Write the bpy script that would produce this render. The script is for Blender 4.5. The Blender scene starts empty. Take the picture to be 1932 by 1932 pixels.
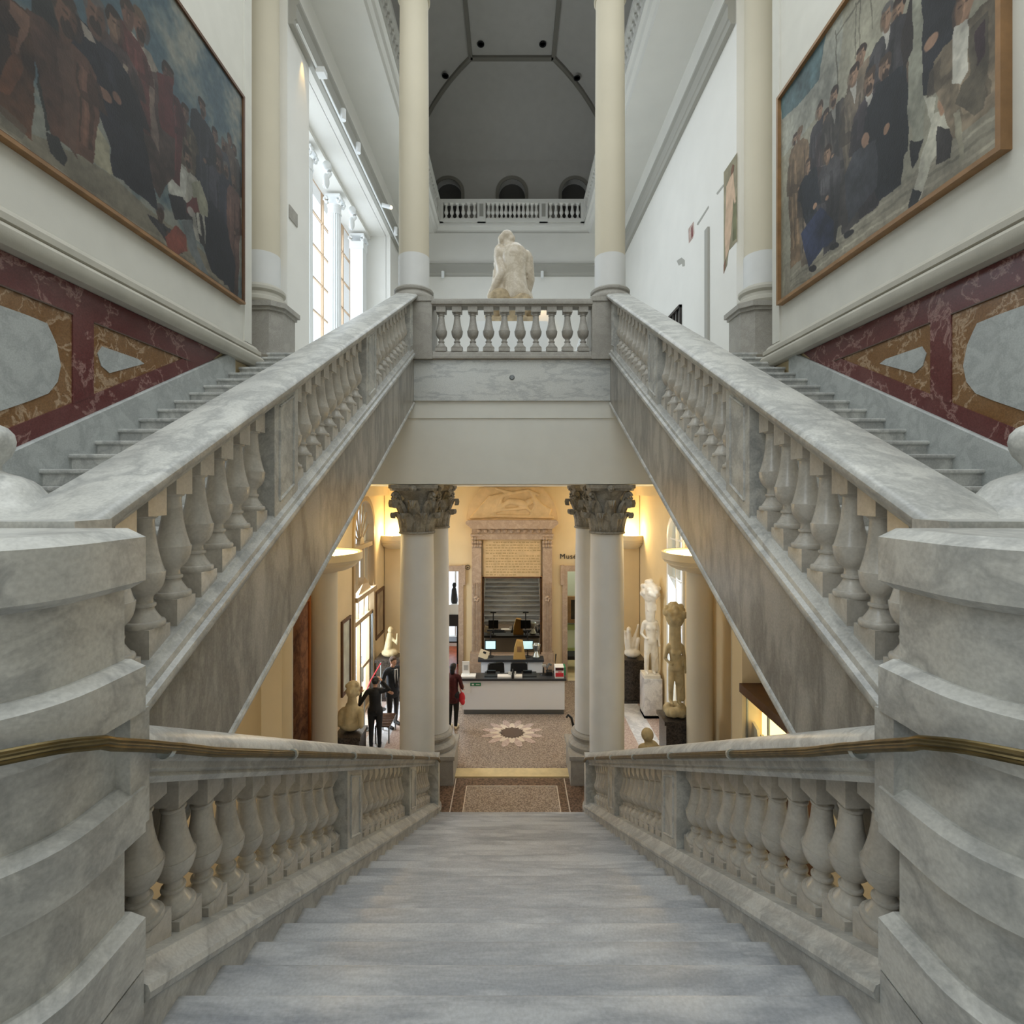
import bpy, bmesh, math, random
import numpy as np
from mathutils import Vector, Matrix
from mathutils.geometry import tessellate_polygon
random.seed(7)
S = bpy.context.scene
COL = S.collection
PI = math.pi
# ------------------------------------------------------------------ camera, world, lights
EYE = 1.56
cam_d = bpy.data.cameras.new('camera'); cam = bpy.data.objects.new('camera', cam_d); COL.objects.link(cam)
cam.location = (0, 0, EYE); cam.rotation_euler = (PI/2, 0, 0)
cam_d.sensor_width = 36; cam_d.lens = 18.0; cam_d.shift_y = -42/1932; cam_d.clip_start = 0.05; cam_d.clip_end = 200
S.camera = cam
S.view_settings.view_transform = 'Standard'; S.view_settings.look = 'None'
S.view_settings.gamma = 1.0; S.view_settings.use_curve_mapping = False
S.view_settings.exposure = 0.0
w = bpy.data.worlds.new('World'); S.world = w; w.use_nodes = True
w.node_tree.nodes['Background'].inputs[0].default_value = (0.86, 0.93, 1.0, 1)
w.node_tree.nodes['Background'].inputs[1].default_value = 1.7
S.cycles.max_bounces = 8; S.cycles.diffuse_bounces = 5; S.cycles.glossy_bounces = 4; S.cycles.transparent_max_bounces = 8
S.cycles.caustics_reflective = False; S.cycles.caustics_refractive = False
S.cycles.sample_clamp_indirect = 4.0

def area(name, loc, target, sx, sy, power, col=(1, 1, 1), spread=180):
    d = bpy.data.lights.new(name, 'AREA'); d.shape = 'RECTANGLE'; d.size = sx; d.size_y = sy
    d.energy = power; d.color = col; d.spread = math.radians(spread)
    o = bpy.data.objects.new(name, d); COL.objects.link(o); o.location = loc
    o.rotation_euler = (Vector(target) - Vector(loc)).to_track_quat('-Z', 'Y').to_euler()
    return o
def bulb(name, loc, power, col, r=0.06):
    d = bpy.data.lights.new(name, 'POINT'); d.energy = power; d.color = col; d.shadow_soft_size = r
    o = bpy.data.objects.new(name, d); COL.objects.link(o); o.location = loc; return o
def spot(name, loc, target, power, col, ang=40, blend=0.8, r=0.03):
    d = bpy.data.lights.new(name, 'SPOT'); d.energy = power; d.color = col; d.spot_size = math.radians(ang); d.spot_blend = blend; d.shadow_soft_size = r
    o = bpy.data.objects.new(name, d); COL.objects.link(o); o.location = loc
    o.rotation_euler = (Vector(target) - Vector(loc)).to_track_quat('-Z', 'Y').to_euler(); return o
DAY = (0.90, 0.96, 1.0); WARM = (1.0, 0.72, 0.34)
# roof light over the stair hall, daylight through the tall windows and the entrance door
area('skylight', (0, 3.4, 12.3), (0, 3.8, 0), 6.5, 7.5, 520, DAY)
area('landing_window', (-3.0, -2.3, 5.5), (2.6, 4, .6), 4, 5, 190, (.84, .93, 1.0))
area('gallery_window', (-5.9, 14.2, 7.0), (4, 14.2, 6.5), 7.0, 6.4, 340, (.82, .92, 1.0))
area('gallery_fill', (0, 13.5, 11.8), (0, 13.5, 4), 4.5, 6.0, 150, DAY)  # added fill hung below the vault; the gallery has no roof light
area('entrance_daylight', (-4.6, 14.1, -2.4), (0, 13.9, -4.2), 1.7, 3.6, 260, (.84, .93, 1.0))
area('side_daylight', (4.6, 12.9, -1.6), (0, 12.5, -4.0), 1.1, 4.0, 70, DAY)
area('far_room_daylight', (-2.6, 19.4, -1.6), (-2.0, 17.4, -4.0), 2.0, 2.4, 60, DAY)
area('far_room_lamp', (2.6, 18.4, 0.4), (2.6, 18.4, -4.0), 1.6, 1.6, 45, (1, .97, .9))
area('hall_fill', (0, 13.2, 1.6), (0, 13.2, -4), 4.5, 3.5, 62, (1, .96, .90))  # added neutral fill for desk and hall, no ceiling fitting here
for sx in (-1, 1):
    bulb('dish_lamp', (sx*3.72, 10.78, 0.34), 72, WARM, 0.07)
    bulb('dish_lamp', (sx*3.70, 15.98, 0.26), 66, WARM, 0.07)
    bulb('under_stair_lamp', (sx*4.25, 6.4, -2.2), 16, (1.0, .82, .5), 0.1)
spot('picture_lamp', (-4.27, 10.62, 10.55), (-4.4, 10.62, 9.0), 30, (1.0, .62, .16), 45)
spot('wall_lamp', (1.17, 20.72, 9.6), (1.2, 21.0, 6.0), 60, (1.0, .66, .3), 70)

# ------------------------------------------------------------------ materials
def lin(c):
    return tuple(((x/255)/12.92 if x/255 <= .04045 else ((x/255+.055)/1.055)**2.4) for x in c)
def newmat(name):
    m = bpy.data.materials.new(name); m.use_nodes = True
    return m, m.node_tree.nodes, m.node_tree.links, m.node_tree.nodes['Principled BSDF']
def plain(name, rgb, rough=.6, metal=0, noise=.0, nscale=3.0, bump=0.0, bscale=60, emit=0, alpha=None):
    m, n, l, b = newmat(name); c = lin(rgb)
    b.inputs['Base Color'].default_value = (*c, 1); b.inputs['Roughness'].default_value = rough; b.inputs['Metallic'].default_value = metal
    if emit:
        b.inputs['Emission Color'].default_value = (*c, 1); b.inputs['Emission Strength'].default_value = emit
    g = n.new('ShaderNodeNewGeometry')
    if noise:
        t = n.new('ShaderNodeTexNoise'); t.inputs['Scale'].default_value = nscale; t.inputs['Detail'].default_value = 6
        l.new(g.outputs['Position'], t.inputs['Vector'])
        r = n.new('ShaderNodeValToRGB'); r.color_ramp.elements[0].position = .3; r.color_ramp.elements[1].position = .7
        r.color_ramp.elements[0].color = (*[x*(1-noise) for x in c], 1); r.color_ramp.elements[1].color = (*[min(1, x*(1+noise*.6)) for x in c], 1)
        l.new(t.outputs['Fac'], r.inputs[0]); l.new(r.outputs[0], b.inputs['Base Color'])
    if bump:
        t = n.new('ShaderNodeTexNoise'); t.inputs['Scale'].default_value = bscale; t.inputs['Detail'].default_value = 4
        l.new(g.outputs['Position'], t.inputs['Vector'])
        bp = n.new('ShaderNodeBump'); bp.inputs['Strength'].default_value = bump; bp.inputs['Distance'].default_value = .02
        l.new(t.outputs['Fac'], bp.inputs['Height']); l.new(bp.outputs[0], b.inputs['Normal'])
    return m
def marble(name, rgb, vein, scale=1.6, amt=.75, rough=.38, rot=(.5, .3, .7), stretch=(1, 1, 1), fine=.25, cloud=.3, wide=1.0):
    m, n, l, b = newmat(name); c = lin(rgb); v = lin(vein)
    g = n.new('ShaderNodeNewGeometry'); mp = n.new('ShaderNodeMapping'); mp.inputs['Rotation'].default_value = rot; mp.inputs['Scale'].default_value = stretch
    l.new(g.outputs['Position'], mp.inputs['Vector'])
    wn = n.new('ShaderNodeTexNoise'); wn.inputs['Scale'].default_value = scale; wn.inputs['Detail'].default_value = 3
    l.new(mp.outputs[0], wn.inputs['Vector'])
    ad = n.new('ShaderNodeMixRGB'); ad.blend_type = 'ADD'; ad.inputs[0].default_value = .55
    l.new(mp.outputs[0], ad.inputs[1]); l.new(wn.outputs['Color'], ad.inputs[2])
    vn = n.new('ShaderNodeTexNoise'); vn.inputs['Scale'].default_value = scale*1.3; vn.inputs['Detail'].default_value = 9; vn.inputs['Roughness'].default_value = .62
    l.new(ad.outputs[0], vn.inputs['Vector'])
    r = n.new('ShaderNodeValToRGB'); e = r.color_ramp.elements; e[0].position = .5-.10*wide; e[0].color = (0, 0, 0, 1); e[1].position = .5; e[1].color = (1, 1, 1, 1)
    x = e.new(.5+.08*wide); x.color = (0, 0, 0, 1)
    l.new(vn.outputs['Fac'], r.inputs[0])
    cn = n.new('ShaderNodeTexNoise'); cn.inputs['Scale'].default_value = scale*.8; cn.inputs['Detail'].default_value = 8; cn.inputs['Roughness'].default_value = .7
    l.new(ad.outputs[0], cn.inputs['Vector'])
    r2 = n.new('ShaderNodeValToRGB'); r2.color_ramp.elements[0].position = .35; r2.color_ramp.elements[1].position = .75
    l.new(cn.outputs['Fac'], r2.inputs[0])
    mixv = n.new('ShaderNodeMixRGB'); mixv.inputs[1].default_value = (*c, 1); mixv.inputs[2].default_value = (*v, 1)
    mul = n.new('ShaderNodeMath'); mul.operation = 'MULTIPLY_ADD'; mul.inputs[1].default_value = amt*.55; l.new(r.outputs[0], mul.inputs[0])
    m2 = n.new('ShaderNodeMath'); m2.operation = 'MULTIPLY'; m2.inputs[1].default_value = cloud; l.new(r2.outputs[0], m2.inputs[0]); l.new(m2.outputs[0], mul.inputs[2])
    l.new(mul.outputs[0], mixv.inputs[0])
    fn = n.new('ShaderNodeTexNoise'); fn.inputs['Scale'].default_value = 70; fn.inputs['Detail'].default_value = 3; l.new(g.outputs['Position'], fn.inputs['Vector'])
    hs = n.new('ShaderNodeMapRange'); hs.inputs['From Min'].default_value = .3; hs.inputs['From Max'].default_value = .7; hs.inputs['To Min'].default_value = 1-fine*.5; hs.inputs['To Max'].default_value = 1+fine*.3
    l.new(fn.outputs['Fac'], hs.inputs['Value'])
    mm = n.new('ShaderNodeVectorMath'); mm.operation = 'SCALE'; l.new(mixv.outputs[0], mm.inputs[0]); l.new(hs.outputs[0], mm.inputs['Scale'])
    l.new(mm.outputs[0], b.inputs['Base Color']); b.inputs['Roughness'].default_value = rough
    bp = n.new('ShaderNodeBump'); bp.inputs['Strength'].default_value = .12; bp.inputs['Distance'].default_value = .01
    l.new(cn.outputs['Fac'], bp.inputs['Height']); l.new(bp.outputs[0], b.inputs['Normal'])
    return m
def terrazzo(name, a, bcol, scale=28):
    m, n, l, b = newmat(name); g = n.new('ShaderNodeNewGeometry')
    t = n.new('ShaderNodeTexNoise'); t.inputs['Scale'].default_value = scale; t.inputs['Detail'].default_value = 4; l.new(g.outputs['Position'], t.inputs['Vector'])
    r = n.new('ShaderNodeValToRGB'); r.color_ramp.elements[0].position = .38; r.color_ramp.elements[1].position = .62
    r.color_ramp.elements[0].color = (*lin(a), 1); r.color_ramp.elements[1].color = (*lin(bcol), 1)
    l.new(t.outputs['Fac'], r.inputs[0]); l.new(r.outputs[0], b.inputs['Base Color']); b.inputs['Roughness'].default_value = .28
    return m
M = {}
M['marble'] = marble('stair_marble', (214, 214, 209), (144, 146, 146), 2.0, .9, .36, cloud=.34)
M['tread'] = marble('tread_marble', (202, 204, 206), (138, 142, 149), 1.1, .9, .34, rot=(.1, .2, .4), stretch=(.45, 2.2, 1.6), cloud=.5)
M['baluster'] = marble('baluster_marble', (212, 208, 200), (160, 155, 146), 2.2, .6, .25, fine=.15)
M['string'] = marble('string_marble', (184, 180, 172), (112, 109, 104), .9, .9, .3, rot=(.5, .2, .1), stretch=(1, 2.4, .7), cloud=.5)
M['greypanel'] = marble('grey_panel_marble', (190, 194, 192), (145, 148, 148), 2.4, .7, .4)
M['apron'] = marble('apron_marble', (206, 208, 205), (136, 141, 146), 1.0, .7, .35, rot=(.2, .75, .2), stretch=(.8, 1, 2.6), wide=.5, cloud=.22)
M['red'] = marble('red_marble', (96, 42, 42), (176, 142, 134), 1.3, 1.15, .3, cloud=.22, fine=.5, wide=.22)
M['ochre'] = marble('ochre_marble', (126, 88, 48), (198, 174, 146), 2.2, 1.2, .3, cloud=.25, fine=.5, wide=.35)
M['stone'] = marble('grey_stone', (170, 166, 158), (136, 132, 124), 2.0, .6, .6)
M['stone_trim'] = plain('stone_trim', (188, 184, 172), .7, noise=.1, bump=.1)
M['capital'] = marble('capital_stone', (164, 159, 148), (98, 94, 86), 3.0, .8, .7)
M['wall'] = plain('white_plaster', (232, 230, 224), .85, noise=.03, nscale=1.2, bump=.04)
M['mural_wall'] = plain('cream_plaster', (214, 212, 203), .85, noise=.04, bump=.04)
M['fascia'] = plain('fascia_plaster', (218, 218, 211), .85, noise=.03)
M['column'] = plain('column_paint', (206, 197, 176), .7, noise=.05, nscale=.8)
M['column_white'] = plain('column_white_paint', (216, 216, 214), .6, noise=.04)
M['ochre_wall'] = plain('warm_plaster', (224, 204, 164), .85, noise=.05, nscale=1.5, bump=.04)
M['trim_grey'] = plain('grey_moulding', (168, 166, 158), .7)
M['vault'] = plain('vault_plaster', (190, 187, 182), .9, noise=.04)
M['rib'] = plain('vault_rib', (132, 128, 120), .8)
M['dark_recess'] = plain('niche_shade', (84, 82, 78), .9)  # shade inside the niches put into a dark colour
M['frame_gold'] = plain('gilt_wood', (146, 110, 72), .45, noise=.25, nscale=6)
M['frame_dark'] = plain('dark_wood', (92, 62, 38), .5, noise=.2, nscale=6)
M['white'] = plain('white_enamel', (236, 238, 238), .4)
M['cream'] = plain('cream_lacquer', (222, 208, 178), .5)
M['black'] = plain('black_fabric', (16, 16, 18), .7)
M['plastic'] = plain('black_plastic', (22, 23, 26), .35)
M['suit'] = plain('charcoal_wool', (40, 44, 50), .85)
M['skin'] = plain('skin', (206, 160, 134), .6)
M['hair'] = plain('hair', (92, 72, 56), .8, noise=.2, nscale=30)
M['hair_black'] = plain('black_hair', (18, 15, 14), .7)
M['shirt'] = plain('white_shirt', (236, 236, 236), .8)
M['redcoat'] = plain('dark_red_cloth', (74, 24, 26), .9, noise=.4, nscale=20)
M['redbag'] = plain('red_bag', (204, 44, 56), .6)
M['counter'] = plain('counter_panel', (240, 243, 248), .5)
M['countertop'] = plain('dark_worktop', (58, 60, 64), .35)
M['panel_grey'] = plain('grey_board', (176, 176, 174), .6)
M['paper'] = plain('paper', (240, 240, 238), .8)
M['kraft'] = plain('kraft_paper', (190, 154, 90), .8, noise=.1)
M['green'] = plain('green_sign', (36, 128, 84), .6)
M['chrome'] = plain('nickel', (200, 206, 204), .3, metal=.9)
M['steel'] = plain('steel', (120, 124, 126), .35, metal=.8)
M['plaster_white'] = plain('statue_plaster', (236, 230, 218), .6, noise=.12, nscale=7, bump=.2, bscale=25)
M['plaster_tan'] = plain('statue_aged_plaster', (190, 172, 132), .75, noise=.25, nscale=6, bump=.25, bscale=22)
M['statue_marble'] = marble('carved_marble', (216, 206, 190), (170, 154, 130), 3.2, .8, .3, fine=.1)
M['rock'] = plain('carved_rock', (178, 160, 130), .8, noise=.3, nscale=9, bump=.8, bscale=18)
M['granite'] = terrazzo('dark_granite', (34, 30, 28), (78, 70, 64), 30)
M['white_marble'] = marble('white_veined_marble', (240, 240, 242), (176, 178, 184), 1.6, .9, .25, cloud=.15)
M['terrazzo'] = terrazzo('speckled_terrazzo', (112, 96, 84), (178, 162, 146), 36)
M['terrazzo_dark'] = terrazzo('brown_terrazzo', (74, 56, 44), (132, 108, 90), 26)
M['sandstone'] = plain('pale_sandstone', (216, 196, 150), .5, noise=.12, nscale=6)
M['inlay_white'] = plain('white_inlay', (222, 208, 190), .4, noise=.1)
M['inlay_pink'] = terrazzo('pink_terrazzo', (176, 150, 140), (206, 190, 180), 30)
M['inlay_dark'] = plain('dark_inlay', (96, 80, 70), .4)
M['wood'] = plain('polished_wood', (150, 70, 34), .25, noise=.3, nscale=4)
M['dark_wood'] = plain('black_wood', (26, 18, 14), .4)
M['orange_wood'] = plain('orange_wood', (176, 104, 46), .45, noise=.15, nscale=5)
M['lamp'] = plain('lamp_glow', (255, 238, 170), .5, emit=5.0)
M['spot_glow'] = plain('spot_glow', (255, 236, 180), .5, emit=5.0)
M['screen'] = plain('screen_glow', (190, 226, 230), .4, emit=.9)
M['case_light'] = plain('case_light', (255, 232, 160), .5, emit=2.2)
M['letters'] = plain('dark_lettering', (38, 30, 26), .6)
M['incised'] = plain('worn_lettering', (176, 150, 104), .8)
M['green_wall'] = plain('pale_green_wall', (214, 222, 206), .9)
M['green_wainscot'] = plain('green_wainscot', (160, 172, 120), .8)
M['window_wood'] = plain('tan_window_frame', (196, 168, 138), .6)
M['door_grey'] = plain('greige_door_paint', (168, 146, 112), .6)
M['surround'] = marble('surround_stone', (190, 168, 146), (150, 126, 106), 3.0, .7, .7)
M['relief'] = plain('relief_plaster', (214, 186, 142), .8, noise=.12, nscale=5)
# brass with grooves
M['brass'] = plain('aged_brass', (112, 98, 66), .38, metal=.8, noise=.4, nscale=14)
m, n, l, b = newmat('mirror_glass'); b.inputs['Base Color'].default_value = (.62, .6, .54, 1); b.inputs['Metallic'].default_value = 1; b.inputs['Roughness'].default_value = .01; M['mirror'] = m
m, n, l, b = newmat('window_glass')
tr = n.new('ShaderNodeBsdfTransparent'); gl = n.new('ShaderNodeBsdfGlossy'); gl.inputs['Roughness'].default_value = .02; mx = n.new('ShaderNodeMixShader'); mx.inputs[0].default_value = .06
tr.inputs[0].default_value = (.96, .98, 1, 1)
l.new(tr.outputs[0], mx.inputs[1]); l.new(gl.outputs[0], mx.inputs[2]); l.new(mx.outputs[0], n['Material Output'].inputs[0]); M['glass'] = m
m, n, l, b = newmat('oil_paint'); at = n.new('ShaderNodeAttribute'); at.attribute_name = 'paint'; l.new(at.outputs['Color'], b.inputs['Base Color']); b.inputs['Roughness'].default_value = .55
g = n.new('ShaderNodeNewGeometry'); t = n.new('ShaderNodeTexNoise'); t.inputs['Scale'].default_value = 40; l.new(g.outputs['Position'], t.inputs['Vector'])
bp = n.new('ShaderNodeBump'); bp.inputs['Strength'].default_value = .2; bp.inputs['Distance'].default_value = .01; l.new(t.outputs['Fac'], bp.inputs['Height']); l.new(bp.outputs[0], b.inputs['Normal']); M['paint'] = m

# ------------------------------------------------------------------ mesh helpers
class MB:
    def __init__(s): s.v = []; s.f = []
    def add(s, vs, fs):
        o = len(s.v); s.v += [tuple(x) for x in vs]; s.f += [tuple(i+o for i in f) for f in fs]; return s
    def box(s, x0, x1, y0, y1, z0, z1):
        return s.add([(x, y, z) for x in (x0, x1) for y in (y0, y1) for z in (z0, z1)],
                     [(0, 1, 3, 2), (4, 6, 7, 5), (0, 4, 5, 1), (2, 3, 7, 6), (0, 2, 6, 4), (1, 5, 7, 3)])
    def prism(s, pts, f0, f1):          # pts 2D outline, f0/f1 map a 2D point to 3D on the two ends
        n_ = len(pts); tri = tessellate_polygon([[Vector((a, b_, 0)) for a, b_ in pts]])
        vs = [f0(*p) for p in pts] + [f1(*p) for p in pts]
        fs = [tuple(t_) for t_ in tri] + [tuple(i+n_ for i in reversed(t_)) for t_ in tri] + [(i, (i+1) % n_, n_+(i+1) % n_, n_+i) for i in range(n_)]
        return s.add(vs, fs)
    def plate(s, outer, holes, f, t0, t1):   # flat slab with holes; f(u, v, t)
        loops = [outer]+holes; flat = [p for lp in loops for p in lp]
        tri = tessellate_polygon([[Vector((a, b_, 0)) for a, b_ in lp] for lp in loops]); n_ = len(flat)
        vs = [f(*p, t0) for p in flat]+[f(*p, t1) for p in flat]
        fs = [tuple(t_) for t_ in tri]+[tuple(i+n_ for i in reversed(t_)) for t_ in tri]
        o = 0
        for lp in loops:
            k = len(lp); fs += [(o+i, o+(i+1) % k, n_+o+(i+1) % k, n_+o+i) for i in range(k)]; o += k
        return s.add(vs, fs)
    def rake(s, sec, y0, z0, y1, z1, sx=1):
        return s.prism(sec, lambda a, b_: (sx*a, y0, z0+b_), lambda a, b_: (sx*a, y1, z1+b_))
    def lathe(s, prof, c=(0, 0, 0), seg=24, a0=0, a1=2*PI):
        full = abs(a1-a0-2*PI) < 1e-6; k = seg if full else seg+1; vs = []; fs = []
        for r, z in prof:
            for i in range(k):
                a = a0+(a1-a0)*i/seg; vs.append((c[0]+r*math.cos(a), c[1]+r*math.sin(a), c[2]+z))
        for j in range(len(prof)-1):
            for i in range(k if full else k-1):
                i2 = (i+1) % k; fs.append((j*k+i, j*k+i2, (j+1)*k+i2, (j+1)*k+i))
        if prof[0][0] > 1e-4: fs.append(tuple(range(k))[::-1])
        if prof[-1][0] > 1e-4: fs.append(tuple((len(prof)-1)*k+i for i in range(k)))
        return s.add(vs, fs)
    def tube(s, pts, r, seg=10, flute=0, cap=True):
        pts = [Vector(p) for p in pts]; rs = r if isinstance(r, (list, tuple)) else [r]*len(pts); vs = []; fs = []; up = Vector((0, 0, 1))
        for i, p in enumerate(pts):
            d = (pts[min(i+1, len(pts)-1)]-pts[max(i-1, 0)]).normalized()
            u = d.cross(up)
            if u.length < .05: u = d.cross(Vector((1, 0, 0)))
            u.normalize(); v_ = u.cross(d)
            for k in range(seg):
                a = 2*PI*k/seg; rr = rs[i]*(1-(flute if k % 2 else 0)); vs.append(p+u*math.cos(a)*rr+v_*math.sin(a)*rr)
        for i in range(len(pts)-1):
            for k in range(seg):
                k2 = (k+1) % seg; fs.append((i*seg+k, i*seg+k2, (i+1)*seg+k2, (i+1)*seg+k))
        if cap: fs += [tuple(range(seg))[::-1], tuple((len(pts)-1)*seg+k for k in range(seg))]
        return s.add(vs, fs)
    def ball(s, c, r, seg=12, rings=8, rot=None):
        r = (r, r, r) if not isinstance(r, (list, tuple)) else r; vs = []; fs = []
        for j in range(rings+1):
            t_ = PI*j/rings
            for i in range(seg):
                a = 2*PI*i/seg; p = Vector((r[0]*math.sin(t_)*math.cos(a), r[1]*math.sin(t_)*math.sin(a), r[2]*math.cos(t_)))
                if rot is not None: p = rot @ p
                vs.append(p+Vector(c))
        for j in range(rings):
            for i in range(seg): i2 = (i+1) % seg; fs.append((j*seg+i, (j+1)*seg+i, (j+1)*seg+i2, j*seg+i2))
        return s.add(vs, fs)
    def cap(s, a, b, ra, rb=None, seg=10):  # tapered capsule
        rb = ra if rb is None else rb; a = Vector(a); b = Vector(b); d = (b-a); L = d.length; d = d/max(L, 1e-6)
        pts = []; rs = []
        for t_ in (-90, -60, -30, 0): pts.append(a+d*ra*math.sin(math.radians(t_))); rs.append(max(ra*math.cos(math.radians(t_)), .0005))
        for t_ in (0, 30, 60, 90): pts.append(b+d*rb*math.sin(math.radians(t_))); rs.append(max(rb*math.cos(math.radians(t_)), .0005))
        return s.tube(pts, rs, seg)
    def mesh(s, name, mat, sharp=35):
        me = bpy.data.meshes.new(name); me.from_pydata(s.v, [], s.f)
        bm = bmesh.new(); bm.from_mesh(me); bmesh.ops.remove_doubles(bm, verts=bm.verts, dist=1e-5); bmesh.ops.recalc_face_normals(bm, faces=bm.faces); bm.to_mesh(me); bm.free()
        me.materials.append(mat)
        if sharp:
            me.shade_smooth(); me.set_sharp_from_angle(angle=math.radians(sharp))
        return me
    def obj(s, name, mat, parent=None, sharp=35): return link(name, s.mesh(name, mat, sharp), parent)
def origin_of(p):
    v_ = Vector((0, 0, 0))
    while p is not None: v_ += p.location; p = p.parent
    return v_
def link(name, me, parent=None, at=(0, 0, 0)):
    o = bpy.data.objects.new(name, me); COL.objects.link(o); o.parent = parent
    o.location = Vector(at)-origin_of(parent)
    return o
def tag(o, label, cat, group=None):
    o['label'] = label; o['category'] = cat
    if group: o['group'] = group
    return o
def thing(name, loc, label, cat, group=None):
    o = bpy.data.objects.new(name, None); o.empty_display_size = .1; COL.objects.link(o); o.location = loc
    return tag(o, label, cat, group)
def struct(o): o['kind'] = 'structure'; return o
def stuff(o): o['kind'] = 'stuff'; return o
def arc(cx, cy, r, a0, a1, n_=16, ry=None):
    ry = ry or r
    return [(cx+r*math.cos(math.radians(a0+(a1-a0)*i/n_)), cy+ry*math.sin(math.radians(a0+(a1-a0)*i/n_))) for i in range(n_+1)]
def remeshed(mb, name, mat, parent, vox, smooth=2):
    me = mb.mesh(name, mat, 0)
    o = link(name, me, parent)
    r = o.modifiers.new('remesh', 'REMESH'); r.mode = 'VOXEL'; r.voxel_size = vox; r.use_smooth_shade = True
    if smooth:
        sm = o.modifiers.new('smooth', 'SMOOTH'); sm.iterations = smooth; sm.factor = .5
    return o
def text_mesh(s, size, mat, name, parent, loc, rot, extrude=.004, align='CENTER', space=1.0):
    cu = bpy.data.curves.new(name, 'FONT'); cu.body = s; cu.size = size; cu.extrude = extrude; cu.align_x = align; cu.align_y = 'CENTER'; cu.space_character = space
    t_ = bpy.data.objects.new('tmp', cu); COL.objects.link(t_); bpy.context.view_layer.update()
    me = bpy.data.meshes.new_from_object(t_.evaluated_get(bpy.context.evaluated_depsgraph_get())); bpy.data.objects.remove(t_); me.materials.clear(); me.materials.append(mat)
    me.transform(Matrix.Rotation(rot[2], 4, 'Z') @ Matrix.Rotation(rot[0], 4, 'X'))
    return link(name, me, parent, loc)
SIDE = {-1: 'left', 1: 'right'}
# ------------------------------------------------------------------ building shell
ZL = -4.592; ZU = 3.975              # entrance hall floor, gallery floor
def low(y): return -.529*(y-1.16)    # nosing line of the central flight
def up(y): return .159+.513*(y-1.55) # nosing line of the side flights
def one(name, mat, *boxes, parent=None, sharp=35):
    mb = MB()
    for b_ in boxes: mb.box(*b_)
    return mb.obj(name, mat, parent, sharp)

struct(one('floor_entrance', M['terrazzo'], (-5.4, 5.4, 1.0, 16.5, ZL-.3, ZL)))
struct(one('floor_far_rooms', M['sandstone'], (-4.6, 4.6, 16.5, 20.4, ZL-.3, ZL)))
struct(one('floor_landing', M['tread'], (-4.35, 4.35, -2.6, 1.12, -.3, -.0)))
struct(one('floor_gallery', M['fascia'], (-6.2, 5.4, 9.42, 22.4, 3.2, ZU)))
struct(one('ceiling_entrance', M['fascia'], (-5.4, 5.4, 9.34, 16.6, 1.66, 1.95)))
struct(one('wall_beam', M['fascia'], (-5.4, 5.4, 9.32, 9.5, 1.665, 2.86), (-5.4, 5.4, 9.30, 9.5, 2.86, 3.2)))
# marble apron under the landing balustrade
ap = MB().box(-1.78, 1.78, 9.26, 9.42, 3.17, 3.91).obj('landing_apron', M['apron']); tag(ap, 'grey veined marble slab facing the landing edge below its short balustrade', 'panel')
r_ = MB(); r_.tube([(0, 9.262, 3.59), (0, 9.24, 3.59)], [.05, .035], 14); o = r_.obj('rosette', M['steel'], ap); 
# stair hall walls with the big paintings
for s in (-1, 1):
    sd = SIDE[s]
    struct(MB().box(*sorted((s*4.35, s*4.95)), -2.6, 8.5, 3.6, 12.6).obj('wall_%s' % sd, M['mural_wall']))
    struct(MB().box(*sorted((s*4.36, s*4.95)), -2.6, 9.3, ZL, 3.6).obj('wall_lower_%s' % sd, M['ochre_wall']))
    struct(MB().box(*sorted((s*4.86, s*5.3)), 8.4, 9.95, ZU, 12.6).obj('wall_recess_%s' % sd, M['mural_wall']))
    # continuous moulding at gallery floor level
    sec = [(4.36, 3.6), (4.22, 3.6), (4.19, 3.63), (4.17, 3.67), (4.17, 3.73), (4.2, 3.77), (4.25, 3.785), (4.25, 3.80), (4.22, 3.81), (4.22, 3.87), (4.25, 3.885), (4.27, 3.90), (4.30, 3.94), (4.33, 3.965), (4.36, 3.97)]
    mb = MB().prism(sec, lambda a, b_: (s*a, -2.6, b_), lambda a, b_: (s*a, 8.62, b_))
    struct(mb.obj('trim_1_%s' % sd, M['stone_trim']))
    struct(MB().box(*sorted((s*4.32, s*4.36)), 8.28, 8.5, 3.97, 12.6).obj('trim_2_%s' % sd, M['mural_wall']))
struct(one('wall_back', M['wall'], (-5, 5, -2.9, -2.6, -.3, 12.6)))
struct(one('ceiling_stair_hall', M['wall'], (-5, 5, -2.9, 9.2, 12.6, 12.8)))
# gallery walls
yw0, yw1, zt = 10.97, 18.3, 10.62
f_l = lambda u, v, t: (-4.35-t, u, v)
outer = [(9.92, ZU), (yw0, ZU), (yw0, zt), (yw1, zt), (yw1, ZU), (22.0, ZU), (22.0, 17.9), (9.92, 17.9)]
struct(MB().plate(outer, [], f_l, 0, .16).obj('wall_gallery_left', M['wall']))
struct(one('wall_window_bay', M['wall'], (-6.1, -4.5, yw1, yw1+.2, ZU, zt+.2), (-6.1, -4.5, yw0-.2, yw0, ZU, zt+.2), (-6.1, -4.5, yw0-.2, yw1+.2, zt, zt+.2)))
struct(one('wall_gallery_right', M['wall'], (4.35, 4.55, 9.92, 22.2, ZU, 17.9)))
def archpts(cx, z0, zs, r, n_=14): return [(cx-r, z0), (cx+r, z0)]+[p for p in arc(cx, zs, r, 0, 180, n_)]
oe = [(-4.5, ZU), (4.5, ZU), (4.5, 17.9), (-4.5, 17.9)]
arches = [archpts(cx, 12.75, 14.34, .56) for cx in (-2.74, 0, 2.70)]
struct(MB().plate(oe, arches, lambda u, v, t: (u, 22.0+t, v), 0, .35).obj('wall_gallery_end', M['vault']))
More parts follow.
